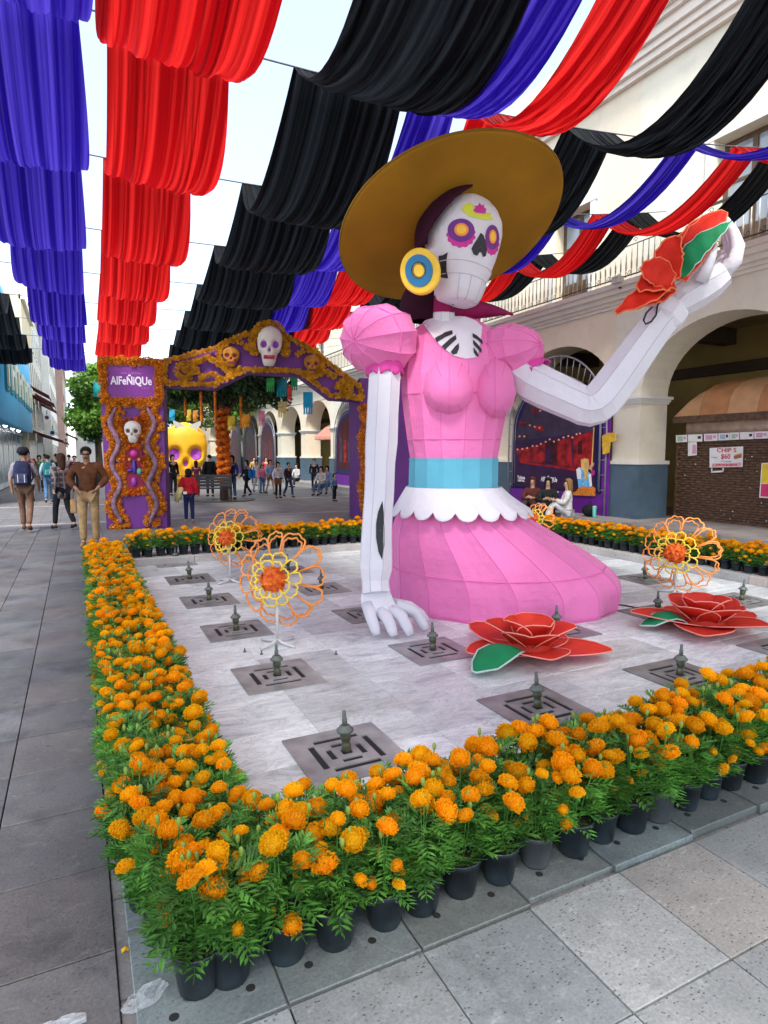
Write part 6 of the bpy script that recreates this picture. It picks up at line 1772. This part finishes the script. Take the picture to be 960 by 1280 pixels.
    for sd in 'LR':
        a, b = J['ank' + sd], J['toe' + sd]
        heel = a + V(0, .05, 0); heel.z = max(a.z - .045, .035)
        skin_obj('shoe', {'a': (a, .045), 'h': (heel, .04), 'b': (b.lerp(a, .15) , .046), 't': (b + (b - a).normalized() * .02, .034)}, [('a', 'h'), ('a', 'b'), ('b', 't')], cloth(shoe), t, 'a')
    # hair
    hc = J['head'] + V(0, .018, .028); mb = MB(); rows = []
    for i in range(10):
        a = -PI / 2 + PI * i / 9; row = []
        for q in range(16):
            b = 2 * PI * q / 16; kq = .93 if hairlen else .84; p = V(.108 * kq * math.cos(a) * math.cos(b), .114 * kq * math.cos(a) * math.sin(b), .108 * kq * math.sin(a))
            if p.y < -.03 and p.z < .035: p.y = -.03 + (p.y + .03) * .15
            if p.z < -.02:
                if p.y > -.02 and hairlen: p.z -= hairlen * min(1, (-.02 - p.z) / .06); p.y += .02
                elif not hairlen: p.z = max(p.z, -.055)
            row.append(hc + p)
        rows.append(row)
    mb.grid(rows, closed=True).build('hair', cloth(hair, 'hair_%d_%d' % (hair[0] * 255, hair[1] * 255)), t, True)
    if hat:
        mb = MB().lathe([(.118, -.005), (.12, .03), (.11, .075), (.075, .115), (.0, .125)], 16, hc + V(0, -.005, .0)); mb.build('cap', cloth(hat), t, True)
    if fine:
        mb = MB()
        for s in (-1, 1): mb.sphere(J['head'] + V(.034 * s, -.086, .0), .013, 8, 6)
        mb.build('eyes', M_eye, t, True)
        MB().tube([J['jaw'] + V(-.022, -.052, .012), J['jaw'] + V(0, -.06, .012), J['jaw'] + V(.022, -.052, .012)], .005, 5).build('mouth', mat('lips', (.25, .09, .08), .5), t, True)
    return t
def foot(x, y): g_ = atZ(x, y, 0); return g_
def to_cam(p): return math.atan2(-p.x, p.y) * -1 * -1
# man in brown jumper (front), with belt pouch
p = foot(113, 684)
m1 = person('man in brown jumper and khaki trousers looking down beside the marigold border', p, -.12, 1.76, (.105, .040, .016), (.36, .24, .115), (.24, .15, .07), 2, pose='waist', fine=True, bulk=1.25)
MB().tube([Vector((-.075, -.145, 1.585)), Vector((-.03, -.17, 1.58)), Vector((.03, -.17, 1.58)), Vector((.075, -.145, 1.585))], .014, 6).build('sunglasses', M_eye, m1, True)
MB().tube([Vector((-.03, -.16, 1.515)), Vector((0, -.17, 1.52)), Vector((.03, -.16, 1.515))], .010, 6).build('moustache', M_eye, m1, True)
# walker with backpack
def backpack(label, p, rz, h, c, c2):
    k = h / 1.75; t = thing('backpack', label, 'backpack', (p.x, p.y, p.z + 1.0 * k), rz)
    t.scale = (k, k, k)
    b = MB(); rows = []
    for z, w_, d in ((-.02, .10, .05), (.0, .15, .09), (.2, .165, .12), (.38, .15, .10), (.46, .11, .07), (.48, .05, .03)):
        rows.append([Vector((w_ * math.copysign(abs(math.cos(a)) ** .6, math.cos(a)), .20 + d * math.copysign(abs(math.sin(a)) ** .6, math.sin(a)), z)) for a in [2 * PI * q / 16 for q in range(16)]])
    b.grid(rows, closed=True); b.f.append(list(range(16))); b.f.append(list(range(80, 96))[::-1])
    bo_ = b.build('bag', cloth(c), t, True)
    b = MB().box((0, .325, .12), (.22, .04, .20)); soften(b.build('pocket', cloth(c2), t), .02, 2)
    for s in (-1, 1):
        MB().tube([Vector((.09 * s, .16, .44)), Vector((.12 * s, .02, .47)), Vector((.125 * s, -.13, .36)), Vector((.15 * s, -.08, .12)), Vector((.14 * s, .14, .04))], .016, 6).build('strap', cloth(c), t, True)
    MB().tube([Vector((-.03, .2, .47)), Vector((0, .2, .53)), Vector((.03, .2, .47))], .008, 5).build('handle', cloth(c), t, True)
    for s in (-.06, .06): MB().box((s, .348, .12), (.012, .005, .16)).build('stripe', mat('reflective', (.5, .52, .56), .4), t)
p = foot(34, 664)
person('man in black knit cap, grey shirt and brown trousers walking away with a backpack', p, PI - .1, 1.72, (.20, .18, .21), (.155, .085, .055), (.10, .05, .03), 2, pose='walk', fine=True, hat=(.012, .013, .018), sleeves=False)
backpack('navy backpack with pale stripes on the walking man in the knit cap', p, PI - .1, 1.72, (.018, .022, .06), (.04, .045, .09))
p = foot(80, 662)
person('woman in dark plaid coat and black leggings behind the man in brown', p, PI + .5, 1.62, (.06, .06, .07), (.015, .015, .018), (.02, .02, .02), 1, hair=(.06, .03, .018), hairlen=.22, pose='walk', coat=.28, bulk=1.15, topmat=plaid())
t = thing('tote_bag', 'tan tote bag hanging beside the woman in the plaid coat', 'bag', (p.x + .20, p.y - .06, .35))
soften(MB().box((0, 0, .15), (.12, .28, .3)).build('bag', cloth((.42, .26, .12)), t), .03, 2); MB().tube([(0, -.08, .3), (0, -.05, .55), (0, .05, .55), (0, .08, .3)], .01, 6).build('handle', cloth((.25, .14, .06)), t, True)
p = foot(37, 626)
person('man in red jacket and white trousers coming up the left pavement', p, .15, 1.72, (.42, .018, .02), (.58, .58, .58), (.03, .03, .03), 1, pose='walk', fine=True, bulk=1.15)
p = foot(62, 629)
person('person in pale blue shirt and jeans walking away with a teal backpack', p, PI, 1.58, (.36, .45, .52), (.07, .15, .28), (.05, .05, .05), 1, pose='walk', ph=-1)
backpack('teal backpack on the walker in the pale blue shirt', p, PI, 1.58, (.02, .14, .17), (.03, .2, .22))
for lab, px, py, c, l, hh, q in (('woman in green top far down the left pavement', 51, 614, (.03, .22, .08), (.03, .03, .04), 1.55, 0), ('man in black jacket far down the left pavement', 72, 612, (.02, .02, .025), (.05, .06, .09), 1.62, PI), ('person in pale top far down the left pavement', 88, 610, (.45, .42, .40), (.04, .05, .08), 1.58, PI), ('person in maroon jacket near the arch post far left', 95, 616, (.16, .02, .03), (.03, .03, .04), 1.55, 0), ('person in white shirt farthest down the left pavement', 58, 606, (.55, .55, .55), (.05, .05, .07), 1.6, PI)):
    person(lab, foot(px, py), q, hh, c, l, pose='walk', hairlen=.1 if 'woman' in lab else 0)
# beyond the arch
p = foot(237, 654)
g1 = person('girl in wide red jacket and navy jeans seen from behind beyond the arch', p, PI - .2, 1.27, (.38, .012, .022), (.018, .025, .09), (.30, .22, .20), 1, hairlen=.10, fine=True, bulk=1.9, coat=.02)
MB().box((.10, .19, .98), (.11, .02, .08)).build('patch', M_paper, g1)
t = thing('yellow_toy', 'pale yellow wrapped toy held by the girl in red', 'toy', (p.x - .28, p.y - .02, .50))
MB().tube([(0, 0, 0), (.04, 0, .14), (.11, 0, .30), (.13, 0, .34)], [.05, .075, .07, .03], 8).build('toy_body', cloth((.62, .58, .26)), t, True)
for lab, px, py, hh, c, l, kw in (
        ('woman in black with white sleeve standing left of the yellow skull', 217, 620, 1.58, (.015, .015, .018), (.018, .018, .02), dict(hairlen=.12, rz=.4)),
        ('person with pink scarf standing before the yellow skull', 246, 620, 1.35, (.16, .03, .06), (.02, .02, .03), dict(hairlen=.2, rz=PI)),
        ('broad man in black jacket behind the bench', 263, 621, 1.58, (.012, .013, .014), (.02, .02, .025), dict(rz=PI, bulk=1.7)),
        ('woman in navy jacket and jeans right of the garlanded trunk', 291, 624, 1.56, (.022, .035, .11), (.03, .06, .15), dict(hairlen=.18, rz=-.8)),
        ('woman in black carrying a bright blue bag beyond the arch', 309, 621, 1.38, (.02, .018, .02), (.015, .015, .018), dict(hairlen=.15, rz=-1.2, pose='walk')),
        ('woman in white trousers suit among the far strollers', 321, 616, 1.36, (.62, .60, .58), (.60, .60, .62), dict(hairlen=.15, rz=0, pose='walk')),
        ('child in pink jumper and jeans among the far strollers', 328, 617, 1.18, (.72, .16, .28), (.10, .18, .34), dict(hairlen=.1, rz=.3)),
        ('woman in light blue shirt and brown shorts among the far strollers', 338, 618, 1.38, (.25, .38, .58), (.22, .11, .05), dict(hairlen=.1, rz=.2, pose='walk', bare_legs=True)),
        ('woman in white blouse and black trousers with a brown bag', 348, 623, 1.32, (.62, .62, .64), (.015, .015, .018), dict(hairlen=.1, rz=.1)),
        ('man in dark jumper and blue jeans rightmost of the far strollers', 361, 622, 1.30, (.05, .02, .035), (.04, .07, .16), dict(rz=.3, pose='walk')),
        ('person in black standing by the arcade near the purple arch side', 393, 613, 1.40, (.015, .016, .02), (.02, .02, .025), dict(rz=-.6)),
        ('small child in denim beside the purple arch side', 418, 627, .95, (.14, .22, .36), (.015, .02, .035), dict(rz=.6, hairlen=.08)),
        ('person in dark blue far beyond the trunk', 283, 606, 1.5, (.03, .05, .10), (.03, .03, .05), dict(rz=PI)),
        ('person in red top far down the plaza', 333, 607, 1.45, (.40, .04, .04), (.05, .06, .1), dict(rz=0)),
        ('person in mustard top far down the plaza', 318, 607, 1.45, (.45, .28, .05), (.03, .03, .04), dict(rz=0))):
    rz = kw.pop('rz'); person(lab, foot(px, py), rz, hh, c, l, group='people beyond the arch', **kw)
p = foot(309, 621)
t = thing('blue_bag', 'bright blue bag on the back of the woman in black', 'bag', (p.x + .16, p.y - .1, .72))
soften(MB().box((0, 0, .13), (.26, .14, .32)).build('bag', cloth((.02, .20, .60)), t), .04, 2); MB().tube([(-.08, 0, .28), (-.1, 0, .5), (.05, 0, .5), (.08, 0, .28)], .012, 6).build('strap', cloth((.02, .12, .4)), t, True)
p = foot(348, 623)
t = thing('brown_bag', 'brown shoulder bag at the hip of the woman in white blouse', 'bag', (p.x - .06, p.y - .2, .50))
soften(MB().box((0, 0, .11), (.26, .10, .2)).build('bag', cloth((.18, .07, .03)), t), .03, 2); MB().tube([(-.1, 0, .2), (.02, .08, .52), (.1, 0, .2)], .008, 5).build('strap', cloth((.12, .05, .02)), t, True)
# seated groups by the arcade
for lab, x, y, z, rz, c, l, hl, hr_ in (
        ('woman in white jacket with long fair hair seated on the arcade step', 709, 652, 0, -2.2, (.66, .64, .60), (.55, .55, .55), .34, (.26, .15, .05)),
        ('dark haired woman seated on the step between two others', 684, 648, 0, -.7, (.02, .02, .022), (.03, .03, .035), .22, (.015, .01, .01)),
        ('woman with reddish brown hair seated farthest left on the step', 665, 645, 0, -.9, (.10, .025, .02), (.04, .03, .03), .26, (.10, .025, .015))):
    q = atX(x, y, 10.38); person(lab, (q.x, q.y, 0), rz, 1.68, c, l, hairlen=hl, hair=hr_, pose='sitlow', fine=True, bulk=1.3, group='women seated on the arcade step')
t = thing('tumbler', 'mint green tumbler standing on the step beside the woman in white', 'cup', tuple(Vector((10.5, 10.45, .15))))
MB().lathe([(.033, 0), (.04, .02), (.045, .2), (.045, .24)], 14).build('cup_body', mat('mint', (.15, .55, .45), .35), t, True); MB().lathe([(.047, .24), (.047, .26), (.03, .27), (0, .27)], 14).build('lid', mat('mint_lid', (.3, .62, .55), .35), t, True)
t = thing('black_bag', 'black bag lying on the step behind the woman in white', 'bag', (10.6, 10.7, .15))
MB().sphere((0, 0, .14), .17, 12, 8, (1, 1.1, .85)).build('bag', cloth((.012, .012, .014)), t, True); MB().tube([(-.08, 0, .26), (0, 0, .36), (.08, 0, .26)], .01, 6).build('strap', cloth((.012, .012, .014)), t, True)
for lab, px, py, rz, c, l in (('person in white and black seated by the far arcade pier', 371, 609, -.9, (.45, .45, .46), (.03, .03, .03)), ('seated person in white top near the purple arch side', 402, 619, -.9, (.55, .50, .48), (.1, .16, .26)), ('seated person in blue jeans nearest the purple arch side', 409, 617, -.7, (.18, .26, .42), (.10, .18, .32))):
    person(lab, foot(px, py), rz, 1.55, c, l, pose='sit', hairlen=.12, group='people sitting along the far arcade')
# parasol stall in the far arcade
t = thing('market_umbrella', 'salmon pink cafe umbrella under the far open arch', 'umbrella', (11.9, 29.6, .15))
MB().lathe([(1.15, 2.15), (1.12, 2.3), (.6, 2.75), (.05, 3.05), (.0, 3.07)], 8, cap=False).build('canopy', mat('salmon_canvas', (.62, .28, .20), .7, .1, 4, trans=.3), t); MB().tube([(0, 0, 0), (0, 0, 3.0)], .03, 8).build('pole', M_iron, t, True)
